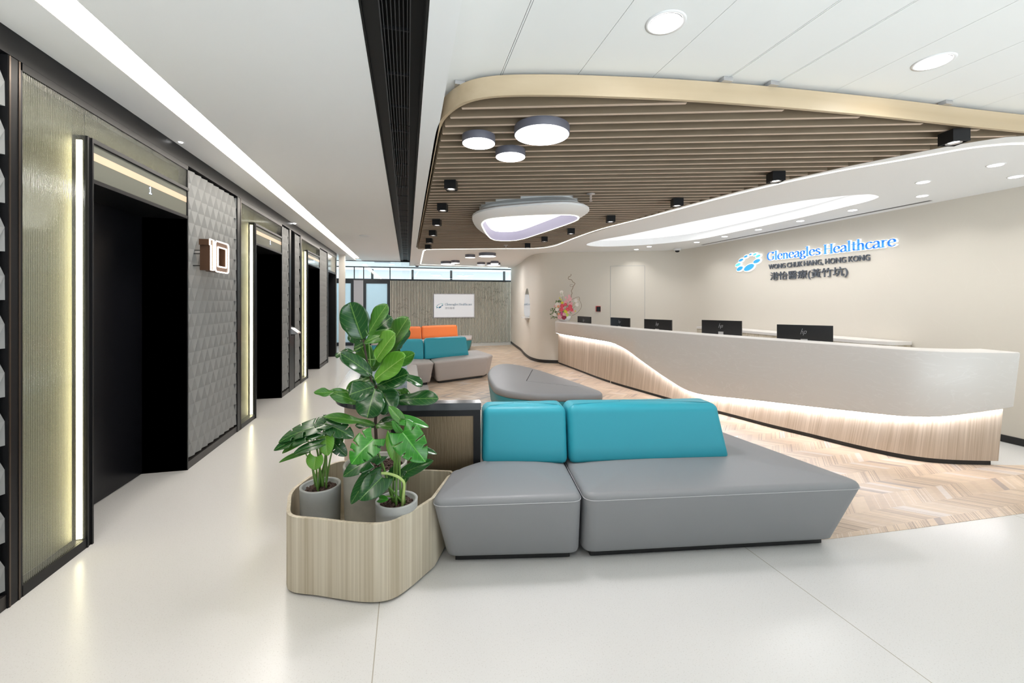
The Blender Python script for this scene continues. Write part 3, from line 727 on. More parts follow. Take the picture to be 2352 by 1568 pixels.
# inner region for the slats: rim inside + gypsum edge
inner = side_off(out, 0.025)
cur = [Vector(p) for p in gyp_edge[2:19]]
region = [Vector((p[0], p[1])) for p in inner] + [Vector((4.28, 2.015))] + list(reversed(cur))
def clip_line(o, d, poly):
    ts = []
    n = len(poly)
    for i in range(n):
        a, b = poly[i], poly[(i+1) % n]; e = b - a; den = d.x*e.y - d.y*e.x
        if abs(den) < 1e-12: continue
        q = a - o
        tt = (q.x*e.y - q.y*e.x) / den; s = (q.x*d.y - q.y*d.x) / den
        if 0 <= s < 1: ts.append(tt)
    ts.sort(); return [(ts[i], ts[i+1]) for i in range(0, len(ts)-1, 2)]
nrm = Vector((-SLD.y, SLD.x)).normalized()
if nrm.y < 0: nrm = -nrm
chand_px = [(1085,500),(1090,493),(1108,486),(1150,479),(1250,471),(1310,468),(1340,473),(1356,482),(1350,490),(1300,512),(1220,536),(1175,550),(1150,550),(1125,543),(1100,528),(1088,513)]
chand = [PZ(u, v, 2.49).xy for u, v in chand_px]
cc = sum(chand, Vector((0, 0))) / len(chand)
hole = [cc + (p - cc) * 0.86 + Vector((0.0, 0.0)) for p in chand]
ms = MB(); k = 0
base = Vector((1.8, 1.6)); seam_pts = []
while k < 66:
    o_ = base + nrm * (k * 0.125)
    for (a, b) in clip_line(o_, SLD, region):
        if b - a < 0.05: continue
        hs = clip_line(o_, SLD, hole); pieces = [(a, b)]
        for (h0, h1) in hs:
            np_ = []
            for (p, q) in pieces:
                if h1 < p or h0 > q: np_.append((p, q))
                else:
                    if h0 - p > 0.05: np_.append((p, h0))
                    if q - h1 > 0.05: np_.append((h1, q))
            pieces = np_
        for (p, q) in pieces:
            A = o_ + SLD * p; B = o_ + SLD * q
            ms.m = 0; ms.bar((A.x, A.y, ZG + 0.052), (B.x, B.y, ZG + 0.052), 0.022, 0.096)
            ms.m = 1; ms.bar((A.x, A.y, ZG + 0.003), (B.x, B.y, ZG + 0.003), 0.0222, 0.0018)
    k += 1
m = MB(); wallpath(m, [Vector(p) for p in gyp_edge[2:19]], -0.012, ZG + 0.001, ZG + 0.10); m.build('edge_board', M_slat, t)
lab(ms.build('slats', [M_slat, M_slatb], t), 'parallel brown slats with paler lower edges')
m = MB().prism([(p.x, p.y) for p in region], ZG + 0.102, ZG + 0.112)
m.build('backing_board', M_deskback, t)
# suspension clips on the rim
for (u, v) in ((1080, 204), (1642, 200), (1752, 205), (2138, 244)):
    p = PZ(u, v, ZC - 0.01); q = min(out, key=lambda s: (s - p.xy).length)
    MB().box(q.x - 0.03, q.x + 0.03, q.y - 0.045, q.y + 0.0, ZG + 0.1155, ZC - 0.001).build('hanging_clip', M_silver, t)

# ================================================================== LIGHT FITTINGS
def disc_light(x, y, r, zb, h, label, group, ztop=None):
    t = thing('disc_ceiling_light', label, 'ceiling light', (x, y, zb), group)
    m = MB(); m.lathe((x, y, zb), [(r*0.965, 0.004), (r*0.985, 0.0), (r, 0.004), (r, h)], 56); m.build('housing', M_discrim, t, angle=40)
    MB().cyl((x, y), r * 0.965, zb - 0.0015, zb + 0.001, 56).build('diffuser', M_lamp, t)
    return t
g1 = 'round disc lights on the near end of the slatted raft'
_q = PZ(1244.5, 311, 2.556); disc_light(_q.x, _q.y, 0.184, 2.556, 0.053, 'largest round white disc light, near end of the slatted raft', g1)
_q = PZ(1099.5, 330, 2.556); disc_light(_q.x, _q.y, 0.116, 2.556, 0.053, 'smaller round disc light on the raft, left of the largest one', g1)
_q = PZ(1172.5, 361, 2.556); disc_light(_q.x, _q.y, 0.115, 2.556, 0.053, 'smaller round disc light on the raft, behind the largest one', g1)
g2 = 'round disc lights on the far lowered ceiling'
for (u, v, w_, l) in ((1080, 591.5, 23, 'small disc light on the far ceiling, left of the big one'),
                      (1119.5, 588.5, 39.5, 'largest disc light on the far lowered ceiling'),
                      (1028.5, 606.5, 32, 'leftmost wide disc light on the far ceiling'),
                      (1046, 604, 19.5, 'small disc light overlapping the leftmost one on the far ceiling'),
                      (1105, 608, 18.5, 'small disc light on the far ceiling, left of the paired ones'),
                      (1133.5, 609, 31.5, 'wide disc light of the pair nearest the curved wall'),
                      (1136, 605.5, 18.5, 'small disc light sitting behind the wide one nearest the curved wall')):
    p = PZ(u, v, 2.535); dep = (p.x * S_ + p.y * C_)
    disc_light(p.x, p.y, w_ / 2 * dep / FPX, 2.535, 0.074, l, g2)
def downlight(x, y, z, r, label, group, power=None, rim=None):
    t = thing('recessed_downlight', label, 'downlight', (x, y, z), group)
    m = MB(); m.lathe((x, y, z - 0.004), [(r * 0.80, 0.0035), (r * 0.82, 0.0), (r * 1.0, 0.002), (r * 1.0, 0.0035)], 40); m.build('trim_ring', M_white, t, smooth=True)
    MB().cyl((x, y), r * 0.78, z - 0.0060, z - 0.0042, 40).build('lamp_face', M_lampdown, t)
    return t
downlight(1.17, 1.76, ZC, 0.092, 'recessed downlight in the metal ceiling, left of the two', 'downlights in the metal plank ceiling')
downlight(2.77, 1.70, ZC, 0.092, 'recessed downlight in the metal ceiling, nearest the upper right corner', 'downlights in the metal plank ceiling')
gd = [(5.47, 2.72, 'downlight at the right edge of the photo, over the wall side'), (5.47, 3.46, 'second downlight of the long wall row from the right edge'), (5.47, 4.21, 'third downlight of the long wall row from the right edge'),
      (5.47, 4.95, 'fourth downlight of the long wall row from the right edge'), (5.47, 5.70, 'fifth downlight of the long wall row from the right edge'), (5.47, 6.45, 'sixth downlight of the long wall row from the right edge'), (5.47, 7.2, 'seventh and last downlight of the long wall row'),
      (4.84, 2.53, 'front downlight of the inner row near the right edge'), (4.85, 3.06, 'second downlight of the inner row, right of the glowing leaf recess'), (4.93, 8.0, 'inner downlight beyond the left tip of the leaf recess'), (4.92, 8.5, 'farthest downlight beyond the leaf recess')]
for x, y, l in gd: downlight(x, y, ZG, 0.06, l, 'downlights in the lowered ceiling above the desk')
# cube spots under the slats
sp = [(0.41,4.12,'nearest black cube spot on the left edge of the raft'),(0.41,5.11,'second black cube spot along the left edge of the raft'),(0.41,6.1,'third black cube spot along the left edge of the raft'),
      (0.41,7.06,'fourth black cube spot along the left edge of the raft'),(0.40,7.95,'fifth black cube spot along the left edge of the raft'),(0.42,8.85,'farthest black cube spot along the left edge of the raft'),
      (3.61,2.10,'nearest and largest black cube spot, right tip of the raft'),(3.21,3.15,'black cube spot second from the right tip of the raft'),(2.95,4.22,'black cube spot third from the right tip of the raft'),
      (2.67,5.28,'black cube spot right of the triangular light'),(2.53,6.36,'black cube spot behind the triangular light, right side'),(2.39,7.28,'second last black cube spot of the right row'),(2.33,8.17,'last black cube spot of the right row')]
proto = None
def cube_spot():
    t = thing('cube_spotlight', 'x', 'spotlight', (0, 0, 0))
    a = 0.055; ca = 0.049
    m = MB(); z0, z1 = -0.085, -0.002
    m.box(-a, a, -a, -ca, z0, z1); m.box(-a, a, ca, a, z0, z1); m.box(-a, -ca, -ca, ca, z0, z1); m.box(ca, a, -ca, ca, z0, z1); m.box(-ca, ca, -ca, ca, z0 + 0.0135, z1)
    m.build('housing', M_black, t)
    MB().lathe((0, 0, z0 + 0.002), [(0.040, 0.011), (0.043, 0.0), (0.036, 0.002), (0.031, 0.009)], 24).build('reflector', M_silver, t, smooth=True)
    MB().cyl((0, 0), 0.030, z0 + 0.0105, z0 + 0.013, 24).build('lamp', M_lampdown, t)
    return t
for i, (x, y, l) in enumerate(sp):
    if i == 0: proto = cube_spot(); o = proto; o.location = (x, y, ZG); o['label'] = l; o['group'] = 'black cube spots under the slatted raft'
    else: o = dup(proto, (x, y, ZG), l)
    o.rotation_euler = (0, 0, -0.29)
    area('spot_lamp', (x, y, ZG - 0.088), 0.05, 3.0, (1, 0.97, 0.93), spread=110)
# suspended triangular light
t = thing('triangular_pendant_light', 'large white rounded triangular light with glowing inner panel under the slats', 'ceiling light', (cc.x, cc.y, 2.45))
ch = catmull([Vector((p.x, p.y, 0)) for p in chand], 4, True); ch = [p.xy for p in ch]
A_ = sum(ch[i].x*ch[(i+1) % len(ch)].y-ch[(i+1) % len(ch)].x*ch[i].y for i in range(len(ch)))
if A_ < 0: ch = ch[::-1]
led_px = [(1108,519),(1109,511),(1117,505),(1135,501),(1180,497),(1240,494),(1300,493),(1322,495),(1329,500),(1322,507),(1290,519),(1240,536),(1195,550),(1165,553),(1135,551),(1120,540)]
li = catmull([PZ(u, v, 2.452).xy for u, v in led_px], 4, True)
A_ = sum(li[i].x*li[(i+1) % len(li)].y-li[(i+1) % len(li)].x*li[i].y for i in range(len(li)))
if A_ < 0: li = li[::-1]
n = len(ch)
def off3(poly, d, z): return [(p.x, p.y, z) for p in offset(poly, d)]
lc = sum(li, Vector((0, 0))) / len(li)
def rad_at(poly, a):
    d = Vector((math.cos(a), math.sin(a))); ts = clip_line(lc, d, poly)
    return max(q for p_ in ts for q in p_)
_new = []
for k in range(72):                     # the dish always reaches past its inner opening
    a = 2 * math.pi * k / 72; _new.append(max(rad_at(ch, a), rad_at(li, a) + 0.075))
_sm = [(_new[k-2] + 2*_new[k-1] + 3*_new[k] + 2*_new[(k+1) % 72] + _new[(k+2) % 72]) / 9 for k in range(72)]
ch = [lc + Vector((math.cos(2*math.pi*k/72), math.sin(2*math.pi*k/72))) * _sm[k] for k in range(72)]
li = [lc + Vector((math.cos(2*math.pi*k/72), math.sin(2*math.pi*k/72))) * rad_at(li, 2*math.pi*k/72) for k in range(72)]
# dish: outer edge at 2.50 falls to the inner opening at 2.452
m = MB()
R = [off3(ch, 0.03, 2.535), off3(ch, 0.0, 2.515), off3(ch, 0.0, 2.495), off3(ch, 0.006, 2.49), [(p.x, p.y, 2.452) for p in li]]
m.rings(R, cap0=False, cap1=False)
inn = offset(li, 0.004)
dish_ = m.build('dish', M_gyp, t, angle=35)
MB().prism([(cc.x + (p.x - cc.x) * 0.85, cc.y + (p.y - cc.y) * 0.85) for p in ch], 2.6125, ZG + 0.10).build('collar', M_gyp, t)
m = MB(); m.rings([[(p.x, p.y, 2.50) for p in offset(li, -0.014)], [(p.x, p.y, 2.6122) for p in offset(li, -0.014)], [(p.x, p.y, 2.6122) for p in offset(li, -0.030)], [(p.x, p.y, 2.50) for p in offset(li, -0.030)]], False, False)
m.build('neck', M_gyp, t)
M_lilac = mat('lilac_paint', (0.26, 0.24, 0.31), 0.7)  # lilac paint of the recess walls
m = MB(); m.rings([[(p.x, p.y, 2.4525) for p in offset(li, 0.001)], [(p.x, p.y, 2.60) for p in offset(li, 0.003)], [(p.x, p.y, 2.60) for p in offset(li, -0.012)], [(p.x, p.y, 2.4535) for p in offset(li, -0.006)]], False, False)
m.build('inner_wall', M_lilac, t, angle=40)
MB().prism([(p.x, p.y) for p in offset(li, 0.004)], 2.603, 2.61).build('top_plate', M_gyp, t)
MB().prism([(p.x, p.y) for p in offset(li, 0.006)], 2.596, 2.6025).build('diffuser', M_chand, t)
m = MB(); ll = li + [li[0]]
ribbon(m, ll, 0.018, 2.4485, 0.003); m.build('led_rim', M_ledceil, dish_)
# sprinklers, detector, cameras
def sprinkler(p, z, l):
    t = thing('fire_sprinkler', l, 'sprinkler', (p.x, p.y, z))
    m = MB(); m.lathe((p.x, p.y, z), [(0.010, -0.07), (0.012, -0.02), (0.045, -0.012), (0.045, -0.008)], 20); m.build('escutcheon', M_silver, t, smooth=True)
    m = MB(); m.cyl((p.x, p.y), 0.018, z - 0.088, z - 0.086, 12); m.tube([(p.x, p.y, z-0.07), (p.x-0.01, p.y, z-0.078), (p.x, p.y, z-0.087)], 0.002, 5); m.tube([(p.x, p.y, z-0.07), (p.x+0.01, p.y, z-0.078), (p.x, p.y, z-0.087)], 0.002, 5)
    m.build('deflector', M_silver, t)
sprinkler(PZ(1357, 447, 2.60), ZG + 0.008, 'sprinkler head under the raft, right of the triangular light')
sprinkler(PZ(1162, 564, 2.60), ZG + 0.008, 'sprinkler head under the far end of the raft')
p = PZ(838, 541, ZC)
o = MB().lathe((p.x, p.y, ZC - 0.02), [(0.045, 0.0), (0.085, 0.006), (0.105, 0.016), (0.105, 0.0195)], 40).build('smoke_detector', M_white, smooth=True); tag(o, 'flat round white disc on the corridor ceiling', 'smoke detector')
def dome(p, z, l, r=0.055):
    t = thing('dome_camera', l, 'security camera', (p.x, p.y, z))
    MB().lathe((p.x, p.y, z), [(r*0.9, -0.045), (r, -0.03), (r, -0.001)], 28).build('housing', M_white, t, smooth=True)
    MB().lathe((p.x, p.y, z - 0.0455), [(0.004, -0.038), (r*0.45, -0.030), (r*0.62, -0.012), (r*0.66, 0.0)], 24).build('dark_dome', M_black, t, smooth=True)
dome(Vector((5.72, 8.17)), ZG, 'dome camera on the ceiling corner behind the desk', 0.075)
dome(PZ(958, 607, ZG), ZG, 'dome camera at the end of the corridor ceiling before the glass partition', 0.09)

# real lamp light for the fittings (area lamps lying in the fittings' own faces)
W5 = (1.0, 0.985, 0.965)
for x in (1.17, 2.77, 4.4):
    for y in (1.73, 0.0):
        if x == 4.4 and y > 1: continue
        area('downlight_lamp', (x, y, ZC - 0.008), 0.15, 9, W5)
for x, y, l in gd: area('downlight_lamp', (x, y, ZG - 0.008), 0.09, 10.5, W5, spread=120)
for (x, y, r, pw) in ((0.862, 2.72, 0.34, 66), (0.487, 2.96, 0.2, 18), (0.77, 3.18, 0.2, 18)):
    area('disc_lamp', (x, y, 2.553), r, pw, (1, 0.98, 1.0))
for x, y, pw in ((1.7, 9.95, 60), (1.2, 12.0, 75), (2.3, 11.9, 75)): area('disc_lamp', (x, y, 2.531), 0.3, pw, (1, 0.98, 1.0))
area('recess_lamp', (4.75, 5.3, ZG + 0.122), 0.7, 110, (1, 1, 1), size_y=3.0, shape='RECTANGLE')

# ================================================================== RECEPTION DESK
kick = [(1282,835.5),(1330,853),(1379,873.5),(1440,892),(1510,912.5),(1578,932),(1641,948.5),(1704,965),(1765,982),(1859,1004.5),(1953,1028.5),(2047,1049.5),(2117,1061.5),(2170,1066.5),(2230,1069),(2293,1070)]
tope = [(1275,738),(1400,751),(1543,763.2),(1650,771.5),(1781,781),(1913,790.5),(2038,799.5),(2110,804.5),(2200,808),(2280,809.5),(2343,809)]
lowe = [(1275,764),(1290,768),(1350,777.5),(1395,785),(1415,791),(1440,804),(1460,819),(1500,848),(1540,875),(1570,893),(1600,904),(1640,910),(1700,916),(1750,921.5),(1850,933),(1950,944),(2052,954.5),(2100,957.5),(2144,958),(2180,956),(2212,952.5),(2260,946),(2312,938.5),(2331,934.5)]
def interp(tab, u):
    if u <= tab[0][0]: a, b = tab[0], tab[1]
    elif u >= tab[-1][0]: a, b = tab[-2], tab[-1]
    else:
        for a, b in zip(tab[:-1], tab[1:]):
            if a[0] <= u <= b[0]: break
    return a[1] + (b[1] - a[1]) * (u - a[0]) / (b[0] - a[0])
def smoothtab(tab):
    c = catmull([Vector((a, b)) for a, b in tab], 8); return [(p.x, p.y) for p in c]
kick, tope, lowe = smoothtab(kick), smoothtab(tope), smoothtab(lowe)
ZT = 1.03
def proj(p):
    r = p.x * C_ - p.y * S_; d = p.x * S_ + p.y * C_
    return CXP + FPX * r / d, HYP - FPX * (p.z - CAM_H) / d
N_ = 90; Tp, Bp = [], []
for k in range(N_ + 1):
    s = k / N_; s2 = s
    uT = 1275 + (2343 - 1275) * s2; uB = 1282 + (2293 - 1282) * s2
    Tp.append(PZ(uT, interp(tope, uT), ZT).xy); Bp.append(PZ(uB, interp(kick, uB), 0.0).xy)
def smooth_path(P, it=60):
    P = [p.copy() for p in P]
    for _ in range(it):
        Q = [p.copy() for p in P]
        for i in range(1, len(P)-1): Q[i] = (P[i-1] + P[i]*2 + P[i+1]) / 4
        P = Q
    return P
def resample(P, n):
    L = [0]
    for a, b in zip(P[:-1], P[1:]): L.append(L[-1] + (b - a).length)
    out = []; j = 0
    for k in range(n + 1):
        t = L[-1] * k / n
        while j < len(L) - 2 and L[j+1] < t: j += 1
        out.append(P[j] + (P[j+1] - P[j]) * ((t - L[j]) / max(L[j+1] - L[j], 1e-9)))
    return out
Tp = smooth_path(Tp, 12); Bp = smooth_path(Bp, 12)
# rows of the desk face
low = []; face_in = 0.07
nT = side_off(Tp, 1.0); nT = [(a - b).normalized() for a, b in zip(nT, Tp)]
for T, B, nn in zip(Tp, Bp, nT):
    lo, hi = 0.05, 1.0
    def Q(z):
        k = z / ZT; b = B - nn * 0.02
        p = b * (1 - k) + T * k - nn * 0.035 * (1 - k)
        return Vector((p.x, p.y, z))
    for _ in range(30):
        mid = (lo + hi) / 2; uu, vv = proj(Q(mid))
        if vv > interp(lowe, uu): lo = mid
        else: hi = mid
    low.append(Q((lo + hi) / 2))
zl = [p.z for p in low]
t = thing('reception_desk', 'long curved reception desk, pale veined upper band over wood laminate base with light line', 'reception desk', (4.2, 4.5, 0))
# upper band
n_ext = Tp[0] + Vector((0.26, 0.74))
R = []
for i, (T, B, nn, lw) in enumerate(zip(Tp, Bp, nT, low)):
    D = 0.28; q = [(T - nn*0.0, ZT - 0.012), (T + nn*0.004, ZT - 0.003), (T + nn*0.013, ZT), (T + nn*D, ZT), (T + nn*D, ZT - 0.05)]
    lxy = lw.xy
    q += [(T + nn*D, max(lw.z, 0.5)), (lxy + nn*0.27, lw.z + 0.001), (lxy + nn*0.01, lw.z), (lxy, lw.z + 0.008)]
    R.append([(p.x, p.y, z) for p, z in q])
first = [Vector(p) for p in R[0]]
R = [[(p.x + 0.25, p.y + 0.60, p.z) for p in first]] + R
m = MB(); m.rings(R); lab(m.build('upper_band', M_stone, t, angle=40), 'pale veined solid surface upper band')
# base
R = []
for i, (T, B, nn, lw) in enumerate(zip(Tp, Bp, nT, low)):
    tz = lw.z + 0.0; top = lw.xy + nn * face_in
    q = [(B, 0.045), (top, tz - 0.002), (top + nn*0.17, tz - 0.002), (B + nn*0.22, 0.045)]
    R.append([(p.x, p.y, z) for p, z in q])
m = MB(); m.rings(R); m.uv = []; _s = 0.0
for i, r_ in enumerate(R):
    if i: _s += (Vector(R[i][0][:2]) - Vector(R[i-1][0][:2])).length
    m.uv += [(_s, p[2]) for p in r_]
lab(m.build('base_front', M_deskwood, t, angle=40), 'wood laminate lower front')
R = []
for i, (B, nn) in enumerate(zip(Bp, nT)):
    if i > N_ - 1: continue
    q = [(B + nn*0.02, 0.003), (B + nn*0.02, 0.0445), (B + nn*0.2, 0.0445), (B + nn*0.2, 0.003)]
    R.append([(p.x, p.y, z) for p, z in q])
m = MB(); m.rings(R); m.build('kick_plate', M_plinth, t)
R = []
for lw, nn in zip(low, nT):
    a = lw.xy + nn*0.020; b = lw.xy + nn*0.060
    R.append([(a.x, a.y, lw.z - 0.004), (b.x, b.y, lw.z - 0.004), (b.x, b.y, lw.z - 0.001), (a.x, a.y, lw.z - 0.001)])
m = MB(); m.rings(R); lab(m.build('under_light', M_leddesk, t), 'white LED line under the upper band')
# work surface behind
ws = []
for T, nn in zip(Tp[4:78], nT[4:78]):
    ws.append([(*(T + nn*0.285), 0.72), (*(T + nn*0.285), 0.75), (*(T + nn*0.95), 0.75), (*(T + nn*0.95), 0.72)])
m = MB(); m.rings(ws); m.build('work_surface', M_white, t)
# sockets: panel legs under the work surface
for i in (8, 30, 52, 74):
    a = Tp[i] + nT[i]*0.30; b = Tp[i] + nT[i]*0.93
    MB().bar((a.x, a.y, 0.361), (b.x, b.y, 0.361), 0.025, 0.716).build('support_panel', M_cabwood, t)

# monitors
def monitor(u, vtop, d, direc, w_, label, first):
    c = PD(u, vtop, d); e = Vector((*direc, 0)).normalized(); nb = Vector((e.y, -e.x, 0))
    toC = Vector((-c.x, -c.y, 0))
    if nb.dot(toC) < 0: nb = -nb            # points to the visitor side: the back of the monitor
    ztop = c.z; h = w_ * 0.575; base = Vector((c.x, c.y, 0.75))
    t = thing('computer_monitor', label, 'monitor', base, 'monitors behind the reception desk')
    def B(a0, a1, n0, n1, z0, z1):
        m = MB(); o = Vector((c.x, c.y, 0))
        vs = [o + e*a + nb*n + Vector((0, 0, z)) for z in (z0, z1) for (a, n) in ((a0, n0), (a1, n0), (a1, n1), (a0, n1))]
        m.add(vs, [(0,3,2,1),(4,5,6,7),(0,1,5,4),(1,2,6,5),(2,3,7,6),(3,0,4,7)]); return m
    sp_ = B(-w_/2, w_/2, -0.014, 0.014, ztop - h, ztop).build('screen_panel', M_monitor, t)
    B(-w_/2 + 0.008, w_/2 - 0.008, -0.0155, -0.0145, ztop - h + 0.012, ztop - 0.008).build('display', mat('screen_glow', (0.1, 0.12, 0.15), 0.3, emit=(0.6, 0.75, 0.9), es=0.6), sp_)
    st_ = B(-0.035, 0.035, 0.016, 0.032, 0.762, ztop - h*0.52).build('stand', M_silver, t)
    B(-0.11, 0.11, -0.12, 0.09, 0.7505, 0.7615).build('stand_foot', M_silver, st_)
    # small slanted metallic maker's mark on the back
    m = MB(); o = Vector((c.x, c.y, ztop - h*0.26)) + nb*0.0148
    sgn = 1
    def S(p, q): m.bar(o + e*p[0] + Vector((0,0,p[1])), o + e*q[0] + Vector((0,0,q[1])), 0.0025, 0.003, up=nb)
    sx = -1 if e.dot(Vector((C_, -S_, 0))) < 0 else 1
    for a, b in (((-0.030,-0.022),(-0.014,0.034)), ((-0.022,0.006),(-0.008,0.008)), ((-0.008,0.008),(-0.014,-0.018)), ((0.004,0.010),(-0.008,-0.034)), ((0.004,0.010),(0.020,0.010)), ((0.020,0.010),(0.014,-0.014)), ((0.014,-0.014),(-0.002,-0.014))):
        S((a[0]*sx*1.2, a[1]*1.2), (b[0]*sx*1.2, b[1]*1.2))
    m.build('emblem', M_logo_s, sp_)
monitor(1342, 726.5, 9.35, (-0.1, 0.995), 0.56, 'black monitor farthest left, beside the flower arrangement', True)
monitor(1424.5, 729.5, 8.9, (-0.25, 0.968), 0.56, 'black monitor second from the flowers, before the concealed door', False)
monitor(1511, 733.5, 7.7, (-0.4, 0.917), 0.56, 'black monitor in the middle of the five', False)
monitor(1657, 735.6, 6.4, (-0.557, 0.831), 0.56, 'large black monitor fourth from the flowers', False)
monitor(1847, 746.2, 5.15, (-0.65, 0.76), 0.56, 'largest black monitor, nearest the right end of the desk', False)

# low cabinet against the reception wall
t = thing('low_cabinet', 'low pale wood cabinet with white top against the reception wall', 'cabinet', (5.77, 5.6, 0))
poly = fillet([(5.985, 3.9), (5.985, 7.3), (5.55, 7.3), (5.55, 4.2), (5.72, 3.9)], [0.001, 0.001, 0.001, 0.12, 0.12])
MB().prism(poly, 0.06, 0.925).build('body', M_cabwood, t); MB().prism(offset(poly, 0.02), 0.002, 0.0595).build('plinth', M_plinth, t)
MB().prism(offset(poly, -0.008), 0.9255, 0.965).build('top', M_stone, t)
for k in range(4):
    y = 4.32 + k * 0.73
    MB().box(5.532, 5.5495, y + 0.004, y + 0.724, 0.10, 0.895).build('cabinet_door', M_cabwood, t)

# access reader on the wall
p = on_wall(1374, 709, off=0.0); nrmw = Vector((0.93, 0.37, 0))
t = thing('access_reader', 'small black call box with red edge on the wall right of the flowers', 'access reader', p)
a = on_wall(1368.5, p.z, True, 0.004); b = on_wall(1379.5, p.z, True, 0.004)
MB().bar((a.x, a.y, p.z), (b.x, b.y, p.z), 0.02, 0.125).build('red_backplate', M_red, t)
a = on_wall(1370, p.z, True, 0.022); b = on_wall(1379.3, p.z, True, 0.022)
MB().bar((a.x, a.y, p.z - 0.003), (b.x, b.y, p.z - 0.003), 0.018, 0.112).build('black_face', M_black, t)
# mirror on the curved column
t = thing('wall_mirror', 'tall teardrop mirror with small white shelf on the curved wall', 'mirror', (3.0, 10.25, 1.0))
zs = [1.04, 1.07, 1.13, 1.22, 1.35, 1.5, 1.62, 1.72, 1.78, 1.80]; hw = [0.10, 0.20, 0.27, 0.30, 0.29, 0.25, 0.19, 0.12, 0.06, 0.01]
def mirror_mesh(dx, grow):
    m = MB(); L = [(10.62 - (h_ + grow), z) for z, h_ in zip(zs, hw)] + [(10.62 + h_ + grow, z) for z, h_ in zip(reversed(zs), reversed(hw))]
    m.rings([[(dx, y, z) for y, z in L], [(dx + 0.012, y, z) for y, z in L]]); return m
mirror_mesh(3.010, 0.0).build('mirror_glass', M_mirror, t); mirror_mesh(3.023, 0.012).build('mirror_frame', M_greyp, t)
m = MB(); m.rings([[(3.008 - 0.13*math.cos(a), 10.62 + 0.26*math.sin(a), z) for a in [math.pi*(k/16 - 0.5) for k in range(17)]] for z in (1.035, 1.062)]); m.build('shelf', M_porc, t)
m = MB(); m.rings([[(3.008 - 0.05*math.cos(a), 10.62 + 0.10*math.sin(a), z) for a in [math.pi*(k/12 - 0.5) for k in range(13)]] for z in (0.98, 1.0345)]); m.build('bracket', M_white, t)

# ================================================================== GLAZED PARTITION AND SLATTED FEATURE WALL
m = MB()
for z0, z1 in ((2.17, 2.225), (2.60, 2.635)): m.box(-3.2, 5.2, YB, YB + 0.06, z0, z1)
for x in (-2.62, -1.72, -1.425, -0.575, 3.75, 4.65): m.box(x, x + 0.03, YB + 0.001, YB + 0.059, 2.2255, 2.5995)
m.box(3.75, 3.78, YB + 0.001, YB + 0.059, 0, 2.17)
struct(m.build('window_1', M_frame))
m = MB(); m.box(-3.2, 5.2, YB + 0.025, YB + 0.033, 2.636, 2.95); m.box(-3.2, 5.2, YB + 0.025, YB + 0.033, 2.226, 2.599)
struct(m.build('window_2', M_clear))
def frost_door(n, x0, x1, hx):
    m = MB(); w_ = 0.09
    m.box(x0, x0 + w_, YB + 0.005, YB + 0.055, 0.002, 2.169); m.box(x1 - w_, x1, YB + 0.005, YB + 0.055, 0.002, 2.169); m.box(x0 + w_, x1 - w_, YB + 0.005, YB + 0.055, 2.065, 2.169); m.box(x0 + w_, x1 - w_, YB + 0.005, YB + 0.055, 0.002, 0.11)
    o = struct(m.build(n, M_frame))
    MB().box(x0 + w_, x1 - w_, YB + 0.025, YB + 0.035, 0.11, 2.065).build('frosted_pane', M_frost, o)
    g = MB(); g.tube([(hx, YB - 0.045, 0.98), (hx + 0.12, YB - 0.045, 0.98)], 0.011, 8); g.tube([(hx, YB + 0.004, 0.98), (hx, YB - 0.045, 0.98)], 0.011, 8); g.build('door_handle', M_black, o)
frost_door('door_2', -1.42, -0.56, -1.36); frost_door('door_3', -2.62, -1.72, -1.90); frost_door('door_4', 3.78, 4.65, 3.82)
struct(MB().box(-1.72, -1.42, YB, YB + 0.06, 0, 2.17).build('wall_back', M_greyp))
struct(MB().box(4.65, 5.2, YB, YB + 0.06, 0, 2.17).build('wall_back', M_greyp))
struct(MB().box(-3.3, -3.2, 12.25, 15.2, 0, 2.95).build('wall_corner', M_gyp))
struct(MB().box(-1.82, -1.665, 12.5, 12.62, 0, 2.95).build('trim_8', M_sash))
struct(MB().box(-5, 7, YE + 0.001, 21, 2.95, 3.0).build('ceiling', M_gyp))
struct(MB().box(-3.2, 5.2, YE - 0.02, YE, ZC - 0.022, ZC - 0.001).build('trim_9', M_frame))
t = thing('slatted_feature_wall', 'cream vertical slat wall with dark leaf motifs at the far end', 'slat wall', (1.6, YB, 0))
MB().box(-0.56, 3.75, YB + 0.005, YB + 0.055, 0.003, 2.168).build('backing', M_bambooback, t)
m = MB(); nsl = 84
for k in range(nsl):
    x = -0.56 + (k + 0.5) * 4.31 / nsl
    m.box(x - 0.0145, x + 0.0145, YB - 0.035, YB + 0.004, 0.004, 2.165)
m.build('slats', M_bamboo, t)
for (a, b, s) in ((300,360,1.2),(590,450,1.0),(435,520,0.8),(190,480,0.9),(650,600,1.0),(1310,130,1.0),(1430,150,0.8),(1620,140,1.3),(1490,260,0.8),(1360,310,1.0),(1755,250,1.0),(1620,370,1.3)):
    c = PY(880 + a/6.03, 640 + b/6.03, YB - 0.036); m = MB()
    for k in range(9):
        q = c + Vector((random.uniform(-0.16, 0.16) * s, 0, random.uniform(-0.16, 0.14) * s)); w_ = 0.055 * s
        m.tube([q + Vector((w_*math.cos(th)*0.8, -0.001, w_*math.sin(th))) for th in [math.pi*(0.05 + 0.9*j/7) for j in range(8)]], 0.0028, 4)
    m.build('leaf_motif', M_motif, t)

